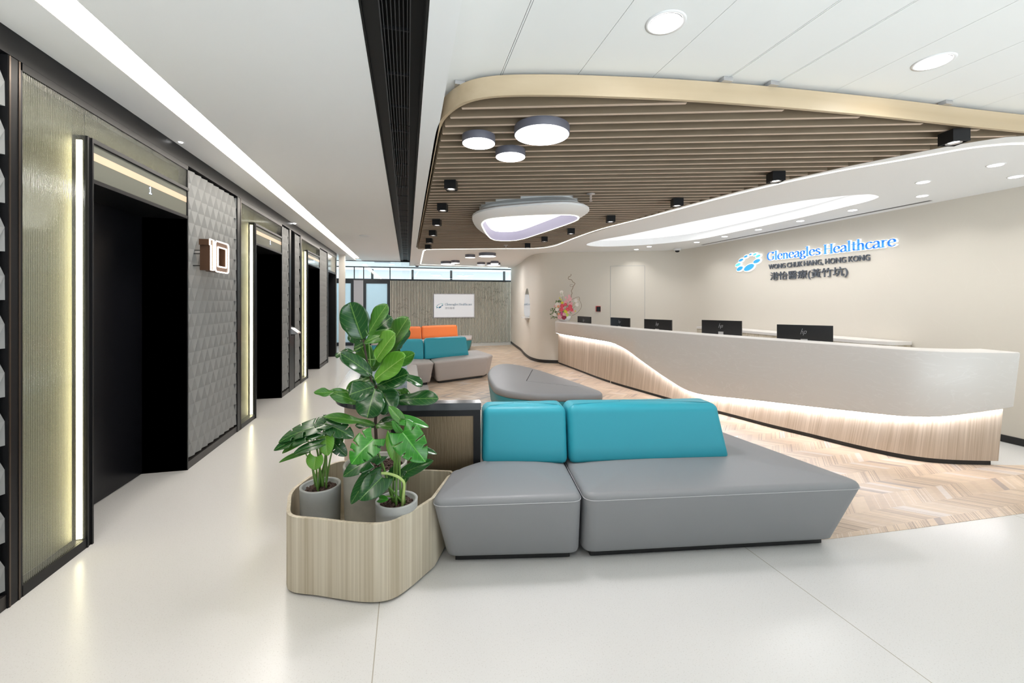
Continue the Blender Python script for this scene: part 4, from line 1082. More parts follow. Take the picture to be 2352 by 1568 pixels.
# office beyond
for (x, y) in ((-2.2, 16.5), (-0.6, 17.8), (0.4, 16.0), (1.9, 17.4), (3.2, 16.0), (3.6, 18.0)):
    downlight(x, y, 2.95, 0.13, 'round downlight in the office ceiling seen through the high glazing', 'office downlights beyond the glazing')
for (x, y) in ((0.2, 17.0), (2.4, 17.0)):
    area('office_lamp', (x, y, 2.93), 1.2, 60, (0.9, 0.97, 1.0))
m = MB()
for x in (-4.5, -1.6, 0.2, 2.0, 4.6): m.box(x, x + 0.10, 20.5, 20.6, 0, 2.95)
m.box(-5, 7, 20.5, 20.6, 0, 0.9); struct(m.build('window_3', M_frame))
def vent(x, y, l):
    t = thing('ceiling_vent', l, 'air vent', (x, y, 2.95), 'office ceiling vents beyond the glazing')
    MB().box(x - 0.3, x + 0.3, y - 0.3, y + 0.3, 2.935, 2.949).build('frame', M_greyp, t)
    m = MB(); [m.box(x - 0.27, x + 0.27, y - 0.26 + k*0.065, y - 0.225 + k*0.065, 2.928, 2.9345) for k in range(8)]; m.build('slats', M_discrim, t)
vent(-0.9, 16.6, 'square vent in the office ceiling above the frosted door'); vent(1.55, 16.9, 'square vent in the office ceiling above the screen'); vent(2.5, 16.9, 'square vent in the office ceiling right of the screen')

# ------------------------------------------------------------------ lettering
GL = {
 'G': (0.72, ['c', (.60,.60),(.50,.71),(.34,.75),(.15,.66),(.07,.40),(.14,.12),(.34,.0),(.50,.03),(.59,.09)], [(.59,.08),(.59,.33)], [(.47,.33),(.67,.33)], [(.60,.60),(.60,.74)]),
 'l': (0.24, [(.11,0),(.11,.80)], [(.03,.79),(.11,.79)], [(.04,0),(.19,0)]),
 'e': (0.47, [(.07,.26),(.41,.30)], ['c', (.41,.30),(.37,.45),(.24,.50),(.11,.42),(.06,.25),(.12,.06),(.27,0),(.41,.07)]),
 'n': (0.51, [(.11,.49),(.11,0)], [(.04,.49),(.11,.49)], ['c', (.11,.36),(.20,.47),(.31,.48),(.38,.38),(.39,.25)], [(.39,.27),(.39,0)], [(.05,0),(.18,0)], [(.33,0),(.46,0)]),
 'a': (0.46, ['c', (.07,.41),(.19,.50),(.31,.46),(.35,.33)], [(.35,.35),(.35,.06)], [(.35,.05),(.44,0)], ['c', (.35,.29),(.17,.24),(.06,.14),(.10,.01),(.22,.01),(.35,.10)]),
 'g': (0.47, ['c', (.36,.34),(.31,.46),(.21,.49),(.10,.44),(.07,.33),(.11,.21),(.21,.17),(.31,.21),(.36,.34)], ['c', (.13,.19),(.08,.10),(.16,.04),(.33,.02),(.41,-.07),(.34,-.18),(.20,-.21),(.07,-.16),(.06,-.06),(.16,.03)], [(.33,.43),(.45,.48)]),
 's': (0.40, ['c', (.33,.42),(.22,.50),(.10,.44),(.10,.33),(.22,.26),(.33,.18),(.32,.05),(.20,0),(.06,.06)]),
 'H': (0.66, [(.11,0),(.11,.74)], [(.54,0),(.54,.74)], [(.11,.39),(.54,.39)], [(.03,0),(.19,0)], [(.03,.74),(.19,.74)], [(.46,0),(.62,0)], [(.46,.74),(.62,.74)]),
 't': (0.34, [(.16,.66),(.16,.10)], ['c', (.16,.12),(.19,.02),(.32,.03)], [(.04,.48),(.31,.48)]),
 'h': (0.51, [(.11,.80),(.11,0)], [(.03,.79),(.11,.79)], ['c', (.11,.36),(.20,.47),(.31,.48),(.38,.38),(.39,.25)], [(.39,.27),(.39,0)], [(.05,0),(.18,0)], [(.33,0),(.46,0)]),
 'c': (0.43, ['c', (.39,.42),(.27,.50),(.12,.43),(.06,.25),(.12,.05),(.27,0),(.40,.07)]),
 'r': (0.36, [(.11,.49),(.11,0)], [(.04,.49),(.11,.49)], ['c', (.11,.34),(.19,.46),(.33,.47)], [(.05,0),(.18,0)]),
 ' ': (0.22,) }
def hull(pts):
    pts = sorted(set((round(p[0], 6), round(p[1], 6)) for p in pts))
    def half(ps):
        h = []
        for p in ps:
            while len(h) >= 2 and (h[-1][0]-h[-2][0])*(p[1]-h[-2][1]) - (h[-1][1]-h[-2][1])*(p[0]-h[-2][0]) <= 0: h.pop()
            h.append(p)
        return h[:-1]
    return half(pts) + half(pts[::-1])
def wordmark(mb, text, x0, y0, sx, sy, fr, z0, z1, grow=0.0, nib=(0.056, 0.022)):
    """calligraphic nib lettering; fr = (origin, xaxis, yaxis, normal)"""
    O, XA, YA, NA = fr; cx_ = x0
    for chh in text:
        g = GL[chh]
        for st in g[1:]:
            pts = [Vector(p) for p in st if p != 'c']
            if st[0] == 'c': pts = catmull(pts, 4)
            nb_ = []
            for k in range(10):
                a = 2*math.pi*k/10; ex = (nib[0])*math.cos(a)*sx; ey = nib[1]*math.sin(a)*sy; r = math.radians(14)
                ex, ey = ex*math.cos(r) - ey*math.sin(r), ex*math.sin(r) + ey*math.cos(r)
                nb_.append((ex + grow*math.cos(a), ey + grow*math.sin(a)))
            for p, q in zip(pts[:-1], pts[1:]):
                hp = hull([(cx_ + p.x*sx + e[0], y0 + p.y*sy + e[1]) for e in nb_] + [(cx_ + q.x*sx + e[0], y0 + q.y*sy + e[1]) for e in nb_])
                mb.rings([[O + XA*u + YA*v + NA*z for u, v in hp] for z in (z0, z1)])
        cx_ += g[0] * sx
    return cx_
def fonttext(body, w_, h_, fr, z0, z1, bold=0.0):
    cu = bpy.data.curves.new('tmp', 'FONT'); cu.body = body; cu.size = 1.0; cu.offset = bold; cu.extrude = 0.5; cu.resolution_u = 3
    ob = bpy.data.objects.new('tmp', cu); COL.objects.link(ob)
    dg = bpy.context.evaluated_depsgraph_get(); me = bpy.data.meshes.new_from_object(ob.evaluated_get(dg))
    vs = [v.co.copy() for v in me.vertices]; fs = [tuple(p.vertices) for p in me.polygons]
    bpy.data.objects.remove(ob); bpy.data.curves.remove(cu); bpy.data.meshes.remove(me)
    a0 = min(v.x for v in vs); a1 = max(v.x for v in vs); b0 = min(v.y for v in vs); b1 = max(v.y for v in vs)
    O, XA, YA, NA = fr; m = MB()
    m.add([O + XA*((v.x-a0)/(a1-a0)*w_) + YA*((v.y-b0)/(b1-b0)*h_) + NA*(z0 + (v.z+0.5)*(z1-z0)) for v in vs], fs); return m
def ellipse(mb, e1, e2, ratio, NA, z0, z1, grow=0.0):
    c = (e1 + e2) / 2; a = (e2 - e1) / 2; la = a.length; ah = a.normalized(); bh = NA.cross(ah)
    mb.rings([[c + ah*((la+grow)*math.cos(q)) + bh*((la*ratio+grow)*math.sin(q)) + NA*z for q in [2*math.pi*k/28 for k in range(28)]] for z in (z0, z1)])
dots = [((92,518),(170,478),.46,0),((188,515),(318,450),.42,0),((312,418),(398,382),.42,0),((342,348),(402,318),.40,1),((308,322),(350,300),.42,1),((255,318),(287,305),.45,0),((187,348),(233,328),.42,0),((118,400),(175,372),.42,0),((76,462),(140,432),.42,1)]
XW = XR - 0.002
t = thing('wall_sign', 'backlit blue lettering with grey lines and an oval dot emblem on the reception wall', 'sign', (XW, 5.4, 2.0))
NA = Vector((-1, 0, 0)); fr = (Vector((XW, 0, 0)), Vector((0, -1, 0)), Vector((0, 0, 1)), NA)
y_start, base_z, sx, sy = 6.03, 2.155, 0.2185, 0.178
m = MB(); wordmark(m, 'Gleneagles Healthcare', -y_start, base_z, sx, sy, fr, 0.030, 0.040); lab(m.build('blue_letters', M_signblue, t), 'blue serif lettering')
m = MB(); wordmark(m, 'Gleneagles Healthcare', -y_start, base_z, sx, sy, fr, 0.006, 0.0295, grow=0.006); m.build('letter_halo', M_halo, t)
def wx(a, b): return PX(1680 + a/5.737, 530 + b/5.737, XW)
for e1, e2, r, c in dots:
    m = MB(); ellipse(m, wx(*e1), wx(*e2), r, NA, 0.030, 0.040); m.build('emblem_dot', M_dotteal if c else M_dotblue, t)
    m = MB(); ellipse(m, wx(*e1), wx(*e2), r, NA, 0.006, 0.0295, 0.016); m.build('dot_halo', M_halo, t)
fr2 = (Vector((XW, 5.98, 2.005)), fr[1], fr[2], NA)
for wd_, a_, b_, hh in (('WONG', 500, 717, 0), ('CHUK', 740, 945, 0), ('HANG,', 963, 1215, 0.012), ('HONG', 1245, 1517, 0), ('KONG', 1552, 1833, 0)):
    a_, b_ = 5.98 - wx(a_, 440).y, 5.98 - wx(b_, 380).y
    f_ = (fr2[0] + fr2[1] * a_ - fr2[2] * hh, fr2[1], fr2[2], NA)
    lab(fonttext(wd_, b_ - a_, 0.080 + hh, f_, 0.002, 0.020, 0.004).build('district_lettering', M_signgrey, t), 'grey capital lettering')
fr3 = (Vector((XW, 5.985, 1.795)), fr[1], fr[2], NA)
lab(fonttext('港怡醫療(黃竹坑)', 1.31, 0.155, fr3, 0.002, 0.020, 0.000).build('chinese_line', M_signgrey, t), 'grey Chinese characters')

# floor number on the faceted panel
a = PX(481.5, 560, -1.715); b = PX(490, 560, -1.715); c0 = PX(494, 590, -1.715); c1 = PX(524.5, 590, -1.715)
zt_, zb_ = PX(485, 550, -1.715).z, PX(485, 620.5, -1.715).z
t = thing('floor_number_sign', 'illuminated floor number ten standing off the faceted wall', 'sign', (-1.8, 4.75, 1.65))
y0, y1, y2, y3 = a.y, b.y, c0.y, c1.y
def ybox(m, y0, y1, z0, z1, xa, xb): m.box(xa, xb, y0, y1, z0, z1)
m = MB(); ybox(m, y0 + 0.022, y1, zb_, zt_, -1.80, -1.7165); ybox(m, y0, y0 + 0.022, zt_ - 0.052, zt_, -1.80, -1.7165)
lab(m.build('numeral_one', M_numbox, t), 'bronze box numeral one')
r1 = [Vector(p) for p in fillet([(y2, zb_-0.004), (y3, zb_-0.004), (y3, zt_+0.002), (y2, zt_+0.002)], 0.04)]
r0 = [Vector(p) for p in fillet([(y2+0.055, zb_+0.046), (y3-0.055, zb_+0.046), (y3-0.055, zt_-0.05), (y2+0.055, zt_-0.05)], 0.006)]
m = MB(); nn_ = len(r1)
vs = [(-1.80, p.x, p.y) for p in r1] + [(-1.80, p.x, p.y) for p in r0] + [(-1.7165, p.x, p.y) for p in r1] + [(-1.7165, p.x, p.y) for p in r0]
fs = []
for i in range(nn_):
    j = (i + 1) % nn_
    fs += [(i, j, nn_+j, nn_+i), (2*nn_+i, 3*nn_+i, 3*nn_+j, 2*nn_+j), (i, 2*nn_+i, 2*nn_+j, j), (nn_+i, nn_+j, 3*nn_+j, 3*nn_+i)]
m.add(vs, fs); lab(m.build('numeral_zero', M_numbox, t), 'bronze box numeral zero')
m = MB(); g = 0.006
one = [(y0, zt_), (y1, zt_), (y1, zb_), (y0+0.022, zb_), (y0+0.022, zt_-0.052), (y0, zt_-0.052), (y0, zt_)]
m.tube([(-1.713, *p) for p in one], 0.0062, 6); m.build('outline_one', M_neon, t)
for rr_, nm in ((r1, 'outline_zero'), (r0, 'inner_outline')):
    m = MB(); L = [(-1.713, p.x, p.y) for p in rr_]; m.tube(L + [L[0]], 0.0062, 6); m.build(nm, M_neon, t)
m = MB()
for z in (zb_ + 0.04, zt_ - 0.10, zt_ - 0.13): m.tube([(-1.88, y0 + 0.03, z), (-1.80, y0 + 0.03, z)], 0.004, 6); m.tube([(-1.88, y3 - 0.03, z), (-1.80, y3 - 0.03, z)], 0.004, 6)
m.build('stand_offs', M_black, t)
area('numeral_glow', (-1.705, (y0+y3)/2, 1.85), 0.3, 1.2, (1.0, 0.8, 0.62), rot=(0, math.pi/2, 0), size_y=0.3, shape='RECTANGLE')

# wall screen
t = thing('wall_screen', 'white display board with blue lettering on the slat wall', 'screen', (1.6, YB - 0.05, 0.9))
MB().box(0.88, 2.31, YB - 0.085, YB - 0.036, 0.895, 1.735).build('housing', M_greyp, t)
MB().box(0.905, 2.285, YB - 0.088, YB - 0.0855, 0.925, 1.71).build('display', M_screen, t)
frs = (Vector((0, YB - 0.088, 0)), Vector((1, 0, 0)), Vector((0, 0, 1)), Vector((0, -1, 0)))
p0 = PY(750 + 1185/4.356, 540 + 702/4.356, YB - 0.09); p1 = PY(750 + 1455/4.356, 540 + 702/4.356, YB - 0.09)
wtot = sum(GL[c][0] for c in 'Gleneagles Healthcare'); s_ = (p1.x - p0.x) / wtot
m = MB(); wordmark(m, 'Gleneagles Healthcare', p0.x, p0.z, s_, s_ * 0.95, frs, 0.0005, 0.002, nib=(0.055, 0.022)); lab(m.build('lettering', M_prblue, t), 'blue lettering')
lab(fonttext('港怡醫療', 0.33, 0.075, (Vector((p0.x, YB - 0.088, p0.z - 0.13)), frs[1], frs[2], frs[3]), 0.0005, 0.002, 0.0).build('chinese_lettering', M_prgrey, t), 'grey Chinese characters')
def sxp(a, b): return PY(750 + (1095 + (a - 76) * 73/326)/4.356, 540 + (683 + (b - 300) * 46/225)/4.356, YB - 0.088)
for e1, e2, r, c in dots:
    m = MB(); ellipse(m, sxp(*e1), sxp(*e2), r, Vector((0, -1, 0)), 0.0005, 0.002); m.build('emblem_dot', M_prteal if c else M_prblue, t)

# ================================================================== SOFAS
def sofa_module(label, top, seat_m, z=0.40, bot=None, backs=(), taper=0.07, r=0.07, pipe=True, group=None, name='sofa_module', bodym=None, plin=0.045, plcut=0.05, ctr=None):
    c = sum([Vector(p) for p in top], Vector((0, 0))) / len(top)
    t = thing(name, label, 'sofa' if name == 'sofa_module' else 'ottoman', (c.x, c.y, 0), group)
    if bot is None:
        A = sum(top[i][0]*top[(i+1) % len(top)][1]-top[(i+1) % len(top)][0]*top[i][1] for i in range(len(top)))
        bot = [tuple(p) for p in offset(top, 0)]
        # shrink toward the centroid by taper
        bot = [tuple(Vector(p) + (c - Vector(p)).normalized() * taper) for p in top]
    m = MB()
    if bodym is None:
        T, zt = cushion(m, top, bot, plin, z, 0.035, 0.022, r, r)
        m.build('upholstered_seat', seat_m, t, smooth=True)
    else:
        T, zt = cushion(m, top, bot, plin, z - 0.075, 0.008, 0.0, r, r); m.build('upholstered_base', bodym, t, smooth=True)
        tb = offset(rnd_(top, r), -0.004); R = []
        m = MB(); z0 = z - 0.074
        R.append([(p.x, p.y, z0) for p in tb])
        for k in range(6):
            a = k/5*math.pi/2; R.append([(p.x, p.y, z - 0.04 + 0.04*math.sin(a)) for p in offset(tb, 0.04*(1-math.cos(a)))])
        In = offset(tb, 0.04)
        cen = sum(In, Vector((0, 0))) / len(In)
        for q, h in ((0.85, 0.4), (0.6, 0.8), (0.3, 0.97)): R.append([(cen.x+(p.x-cen.x)*q, cen.y+(p.y-cen.y)*q, z + 0.02*h) for p in In])
        m.rings(R); m.build('seat_cushion', seat_m, t, smooth=True)
    if pipe:
        L = [(p.x, p.y, zt) for p in offset(T, -0.0012)]; m = MB(); m.tube(L + [L[0]], 0.0024, 5); m.build('piping', M_pipe, t.children[0], smooth=True)
    pb = offset(rnd_(bot, r), plcut)
    MB().prism([(p.x, p.y) for p in pb], 0.003, plin - 0.001).build('plinth', M_plinth, t)
    for (bt, bb, z0, z1, bm_) in backs:
        m = MB(); cushion(m, bt, bb, z0, z1, 0.055, 0.006, 0.05, 0.05, 0.03); m.build('backrest', bm_, t, smooth=True)
    return t
# foreground sofa
gA = 'modules of the foreground sofa'
sofa_module('left module of the foreground grey sofa, short teal backrest, beside the planter',
    [(0.115, 2.285), (0.925, 2.150), (1.115, 3.30), (0.52, 3.35), (0.485, 2.735), (0.27, 2.68)], M_leath, 0.405,
    bot=[(0.185, 2.365), (0.940, 2.215), (1.115, 3.24), (0.58, 3.27), (0.53, 2.74), (0.34, 2.66)],
    backs=[([(0.478, 2.735), (1.022, 2.640), (1.052, 2.85), (0.50, 2.93)], [(0.470, 2.705), (1.010, 2.580), (1.055, 2.93), (0.50, 3.02)], 0.402, 0.765, M_teal)], group=gA)
sofa_module('right module of the foreground grey sofa, long teal backrest, pointed end',
    [(0.937, 2.148), (2.585, 1.905), (2.455, 3.25), (1.128, 3.30)], M_leath, 0.405,
    bot=[(0.955, 2.215), (2.475, 1.985), (2.40, 3.16), (1.125, 3.24)],
    backs=[([(1.032, 2.640), (2.045, 2.448), (2.07, 2.665), (1.062, 2.85)], [(1.020, 2.580), (2.085, 2.400), (2.11, 2.735), (1.065, 2.93)], 0.402, 0.765, M_teal)], group=gA)
# middle sofa
gB = 'modules of the middle sofa'
sofa_module('corner module of the middle light grey sofa, short teal backrest', [(-0.42, 7.30), (0.165, 7.42), (0.455, 7.545), (0.34, 8.62), (-0.62, 8.45)], M_leath2, 0.40, pipe=False,
    backs=[([(-0.30, 7.93), (0.285, 7.93), (0.285, 8.14), (-0.32, 8.12)], [(-0.30, 7.88), (0.295, 7.88), (0.295, 8.20), (-0.32, 8.18)], 0.40, 0.765, M_teal)], group=gB)
sofa_module('right module of the middle light grey sofa, long teal backrest', [(0.462, 7.548), (1.49, 7.99), (1.66, 8.35), (1.50, 9.30), (0.35, 8.66)], M_leath2, 0.40, pipe=False,
    backs=[([(0.305, 7.95), (1.13, 8.255), (1.08, 8.47), (0.30, 8.16)], [(0.300, 7.90), (1.17, 8.24), (1.10, 8.52), (0.30, 8.22)], 0.40, 0.775, M_teal)], group=gB)
sofa_module('long light grey bench running from the middle sofa toward the black table', [(-0.44, 4.90), (0.155, 4.95), (0.165, 7.38), (-0.42, 7.27)], M_leath2, 0.40, pipe=False, group=gB)
# far sofa
gC = 'modules of the far sofa with orange backs'
sofa_module('left module of the far sofa, short orange backrest', [(-0.9, 11.55), (0.36, 11.90), (0.46, 12.95), (-0.9, 12.6)], M_leath2, 0.40, pipe=False, bodym=M_teal2,
    backs=[([(-0.5, 11.98), (0.385, 12.24), (0.385, 12.44), (-0.5, 12.2)], [(-0.5, 11.93), (0.39, 12.2), (0.39, 12.5), (-0.5, 12.25)], 0.40, 0.755, M_orange)], group=gC)
sofa_module('right module of the far sofa, long orange backrest, teal sides', [(0.37, 11.90), (1.83, 12.42), (2.02, 13.45), (0.47, 12.97)], M_leath2, 0.40, pipe=False, bodym=M_teal2,
    backs=[([(0.395, 12.25), (1.44, 12.62), (1.42, 12.84), (0.395, 12.45)], [(0.40, 12.2), (1.46, 12.58), (1.44, 12.9), (0.40, 12.5)], 0.40, 0.765, M_orange)], group=gC)
# island ottoman
ott = [(1.04, 5.25), (1.07, 4.90), (1.25, 4.66), (1.55, 4.50), (2.00, 4.40), (2.17, 4.50), (2.16, 4.80), (2.05, 5.60), (1.90, 6.40), (1.68, 6.90), (1.42, 6.86), (1.16, 6.20)]
ottc = [tuple(p) for p in catmull([Vector(p) for p in ott], 4, True)]
t = sofa_module('rounded triangular island ottoman, grey top over teal sides', ottc, M_leath, 0.42, name='ottoman', pipe=False, bodym=M_teal2, r=0.01, taper=0.05)
a, b, c = PZ(1223, 849, 0.441), PZ(1209, 874.5, 0.441), PZ(1330, 888, 0.437)
m = MB(); m.tube([a, (a*0.5+b*0.5), b], 0.0035, 5); m.build('seam', M_char, t); m = MB(); m.tube([b, b*0.5+c*0.5, c], 0.0016, 5); m.build('seam', M_pipe, t)

# ================================================================== BLACK TABLE AND SCREEN
t = thing('side_table', 'black topped table on a beige drum with rippled bronze glass screen end', 'table', (-0.1, 3.5, 0))
tp = [Vector((0.463, 2.715)), Vector((0.468, 2.805)), Vector((0.10, 2.875)), Vector((0.03, 2.92)), Vector((0.0, 3.0)), Vector((0.0, 4.70)), Vector((-0.50, 4.70)), Vector((-0.535, 4.5))]
curve = catmull([Vector((-0.53, 4.2)), Vector((-0.522, 3.6)), Vector((-0.51, 3.36)), Vector((-0.475, 3.14)), Vector((-0.40, 2.99)), Vector((-0.29, 2.895)), Vector((-0.15, 2.84)), Vector((0.0, 2.80))], 5)
MB().prism([(p.x, p.y) for p in tp + curve], 0.755, 0.80).build('table_top', M_tabletop, t)
dr = [Vector((-0.06, 3.0)), Vector((-0.06, 4.6)), Vector((-0.455, 4.6))] + [p + Vector((0.055, 0.045)) for p in curve[:-8]] + [Vector((-0.10, 2.92))]
MB().prism([(p.x, p.y) for p in dr], 0.003, 0.754).build('drum', M_drum, t)
f0 = Vector((0.459, 2.722)); f1 = Vector((-0.10, 2.827)); fd = (f1 - f0).normalized(); fn = Vector((-fd.y, fd.x));
if fn.y < 0: fn = -fn
m = MB()
def fbar(s0, s1, z0, z1, d0=0.0, d1=0.075):
    a = f0 + fd*s0; b = f0 + fd*s1
    vs = [(*(p + fn*d), z) for z in (z0, z1) for p, d in ((a, d0), (b, d0), (b, d1), (a, d1))]
    m.add(vs, [(0,3,2,1),(4,5,6,7),(0,1,5,4),(1,2,6,5),(2,3,7,6),(3,0,4,7)])
Lf = (f1 - f0).length
fbar(0, 0.045, 0.003, 0.7545); fbar(0.045, Lf, 0.715, 0.7545); fbar(0.045, Lf, 0.003, 0.05); fbar(Lf - 0.03, Lf, 0.05, 0.715)
m.build('screen_frame', M_black, t)
m = MB(); fbar(0.0455, Lf - 0.0305, 0.0505, 0.7145, 0.02, 0.03); lab(m.build('bronze_glass', M_bglass, t), 'rippled bronze glass panel')

# ================================================================== PLANTER AND POTS
pl = [(-0.615, 2.47), (-0.57, 2.33), (-0.42, 2.255), (-0.20, 2.155), (-0.07, 2.145), (0.03, 2.225), (0.145, 2.355), (0.255, 2.62), (0.29, 2.655), (0.27, 2.71), (0.15, 2.755), (-0.02, 2.805), (-0.34, 3.03), (-0.44, 3.05), (-0.53, 2.95), (-0.635, 2.66)]
pl = [Vector(p) for p in pl]
plc = catmull(pl[:6], 5) + [pl[6], pl[7], pl[8], pl[9]] + catmull(pl[10:12], 2) + catmull(pl[12:] + [pl[0]], 5)[:-1]
t = thing('planter_box', 'low rounded pale wood planter box holding three pots', 'planter', (-0.2, 2.6, 0))
m = MB()
outer = [(p.x, p.y) for p in plc]; inner_ = offset(plc, 0.018)
m.prism(outer, 0.012, 0.385, holes=[[(p.x, p.y) for p in inner_]]); m.build('planter_wall', M_planter, t, angle=35)
MB().prism([(p.x, p.y) for p in offset(plc, 0.0185)], 0.03, 0.045).build('planter_floor', M_planter, t)
MB().prism([(p.x, p.y) for p in offset(plc, 0.03)], 0.002, 0.0295).build('plinth', M_plinth, t)

def pot(t, x, y, r, zb, zt, mt, pebz, rb=0.9):
    m = MB(); h = zt - zb
    m.lathe((x, y, zb), [(r*rb, 0), (r*(rb+0.02), 0.006), (r*0.995, h-0.006), (r, h-0.002), (r-0.004, h), (r-0.012, h), (r-0.016, h-0.006), (r-0.022, h-pebz-0.02)], 56)
    pt_ = m.build('pot', mt, t, smooth=True)
    m = MB(); rnd = random.Random(int(x*1000)); rr = r - 0.022
    m.cyl((x, y), rr, zt - pebz - 0.02, zt - pebz - 0.008, 32)
    for k in range(int(900 * rr)*2):
        a = rnd.uniform(0, 6.283); q = rr * math.sqrt(rnd.uniform(0, 1)) * 0.95; s = rnd.uniform(0.006, 0.009)
        m.sphere((x + q*math.cos(a), y + q*math.sin(a), zt - pebz - 0.004 + rnd.uniform(-0.003, 0.005)), s, 6, 5)
    o = m.build('clay_pebbles', M_pebble, pt_, smooth=True); o['kind'] = 'stuff'
def frame_leaf(B, T, up):
    L = T - B; ln = L.length; yv = L.normalized(); zv = (up - yv * up.dot(yv)).normalized(); xv = yv.cross(zv)
    return ln, xv, yv, zv
TOCAM = Vector((-S_, -C_, 0)); RIGHT = Vector((C_, -S_, 0)); UP = Vector((0, 0, 1))
def fig_leaf(t, B, T, wd, up, mt, droop=0.12, fold=0.16, wav=0.012, seed=0, under=None):
    rnd = random.Random(seed); ln, xv, yv, zv = frame_leaf(B, T, up)
    n, mm = 22, 12; m = MB(); uv = []
    ph = rnd.uniform(0, 6)
    for i in range(n + 1):
        s = i / n
        w_ = (0.30 + 0.70 * s ** 0.9) if s > 0 else 0
        prof = math.sin(math.pi * min(1, s ** 0.62 * 1.0)) if s < 1 else 0.0
        # fiddle outline: rounded lower lobe, slight waist, wide crown with blunt tip
        prof = (max(0.0, math.sin(math.pi * s ** 0.85))) ** 0.55 * (0.62 + 0.42 * s) * (1 - 0.13 * math.exp(-((s - 0.33) / 0.12) ** 2))
        if s > 0.93: prof *= 1 - 0.35 * ((s - 0.93) / 0.07) ** 2
        hw_ = wd / 2 * prof / 0.9
        for j in range(mm + 1):
            q = j / mm * 2 - 1
            xx = q * hw_; zz = -droop * ln * (s - 0.0) ** 2 * 1.0 + droop * ln * s * 0.6 + abs(q) ** 1.3 * fold * hw_ + wav * math.sin(9 * s + ph + (2 if q > 0 else 0)) * abs(q) ** 2
            zz -= 0.10 * hw_ * q * q * (1 if fold > 0 else 0)
            yb = s * ln + (abs(q) ** 2) * hw_ * 0.10 * (1 if s > 0.5 else -1)
            m.v.append(B + xv * xx + yv * yb + zv * zz); uv.append((0.5 + q * 0.5 * max(prof, 0.05) / 0.95, s))
    for i in range(n):
        for j in range(mm):
            a = i*(mm+1)+j; m.f.append((a, a+1, a+mm+2, a+mm+1)); m.mi.append(0)
    m.uv = uv
    o = m.build('leaf', [mt, under or mt], t, smooth=True)
    md = o.modifiers.new('thickness', 'SOLIDIFY'); md.thickness = 0.0012; md.material_offset = 1 if under else 0; md.offset = 0
    # petiole
    return o
def monstera_leaf(t, B, T, wd, up, mt, slits=4, fold=0.15, droop=0.10, seed=0, heart=True, under=None):
    rnd = random.Random(seed); ln, xv, yv, zv = frame_leaf(B, T, up)
    n, mm = 44, 9; m = MB(); uv = []; idx = {}
    cs = [(k + 0.8) / (slits + 1.2) for k in range(slits)] if slits else []
    for sd in (-1, 1):
        cuts = [(c + rnd.uniform(-0.035, 0.035), rnd.uniform(0.3, 0.62), rnd.uniform(0.010, 0.026)) for c in cs]
        for i in range(n + 1):
            s = i / n
            prof = (max(0.0, math.sin(math.pi * (s * 0.93 + 0.07) ** 0.62))) ** 0.75
            hw_ = wd / 2 * prof
            back = 0.20 * ln * (1 - s) ** 2 if heart else 0
            for j in range(mm + 1):
                q = j / mm
                sweep = 0.16 * ln * q ** 1.5 * s * (1 - s) * 4 * 0.6
                yy = s * ln - back * q ** 1.5 * 1.2 + sweep
                zz = fold * hw_ * q - 0.22 * hw_ * q * q - droop * ln * s * s + 0.5 * droop * ln * s
                idx[(sd, i, j)] = len(m.v)
                m.v.append(B + xv * (sd * q * hw_) + yv * yy + zv * zz); uv.append((0.5 + sd * q * 0.5 * prof, s))
        for i in range(n):
            s = (i + 0.5) / n
            for j in range(mm):
                q = (j + 0.5) / mm
                if any(q > q0 and abs(s - c) < wdt * (0.5 + (q - q0) * 1.4) for c, q0, wdt in cuts): continue
                f = (idx[(sd, i, j)], idx[(sd, i, j+1)], idx[(sd, i+1, j+1)], idx[(sd, i+1, j)])
                m.f.append(f if sd > 0 else f[::-1]); m.mi.append(0)
    m.uv = uv
    o = m.build('leaf', [mt, under or mt], t, smooth=True)
    bm = bmesh.new(); bm.from_mesh(o.data); bmesh.ops.remove_doubles(bm, verts=bm.verts, dist=1e-5); bmesh.ops.recalc_face_normals(bm, faces=bm.faces)
    lv = [v for v in bm.verts if not v.link_faces]; bmesh.ops.delete(bm, geom=lv, context='VERTS'); bm.to_mesh(o.data); bm.free()
    for p in o.data.polygons: p.use_smooth = True
    md = o.modifiers.new('thickness', 'SOLIDIFY'); md.thickness = 0.0012; md.offset = 0; md.material_offset = 1 if under else 0
    return o
def upv(r, u, c): return (RIGHT * r + UP * u + TOCAM * c).normalized()
DM = {'D': M_leafD, 'M': M_leafM, 'L': M_leafL, 'B': M_leafB}

# fiddle leaf fig
D0 = 2.47
t = thing('potted_fiddle_leaf_fig', 'tall fiddle leaf fig in the largest blotched concrete pot of the planter', 'potted plant', (-0.176, 2.585, 0.045))
pot(t, -0.176, 2.585, 0.178, 0.0455, 0.525, M_concrete2, 0.03)
def C6(a, b, d): return PD(720 + a/5.227, 680 + b/5.227, d)
trunk = [Vector((-0.165, 2.60, 0.48)), C6(745, 1568, D0), C6(750, 1400, D0), C6(738, 1200, D0), C6(737, 1100, D0 + 0.01)]
m = MB(); m.tube(catmull(trunk, 4), 0.009, 8); lab(m.build('trunk', M_bark, t, smooth=True), 'thin dark woody trunk')
m = MB(); m.tube(catmull([trunk[-1], C6(820, 990, D0+0.03), C6(872, 760, D0+0.04), C6(885, 640, D0+0.05), C6(905, 560, D0+0.05)], 4), [0.007]*13 + [0.006]*4, 7); m.build('branch', M_bark, t, smooth=True)
m = MB(); m.tube(catmull([trunk[-1], C6(690, 1000, D0), C6(640, 760, D0+0.02), C6(600, 520, D0+0.02)], 4), 0.006, 7); m.build('branch', M_bark, t, smooth=True)
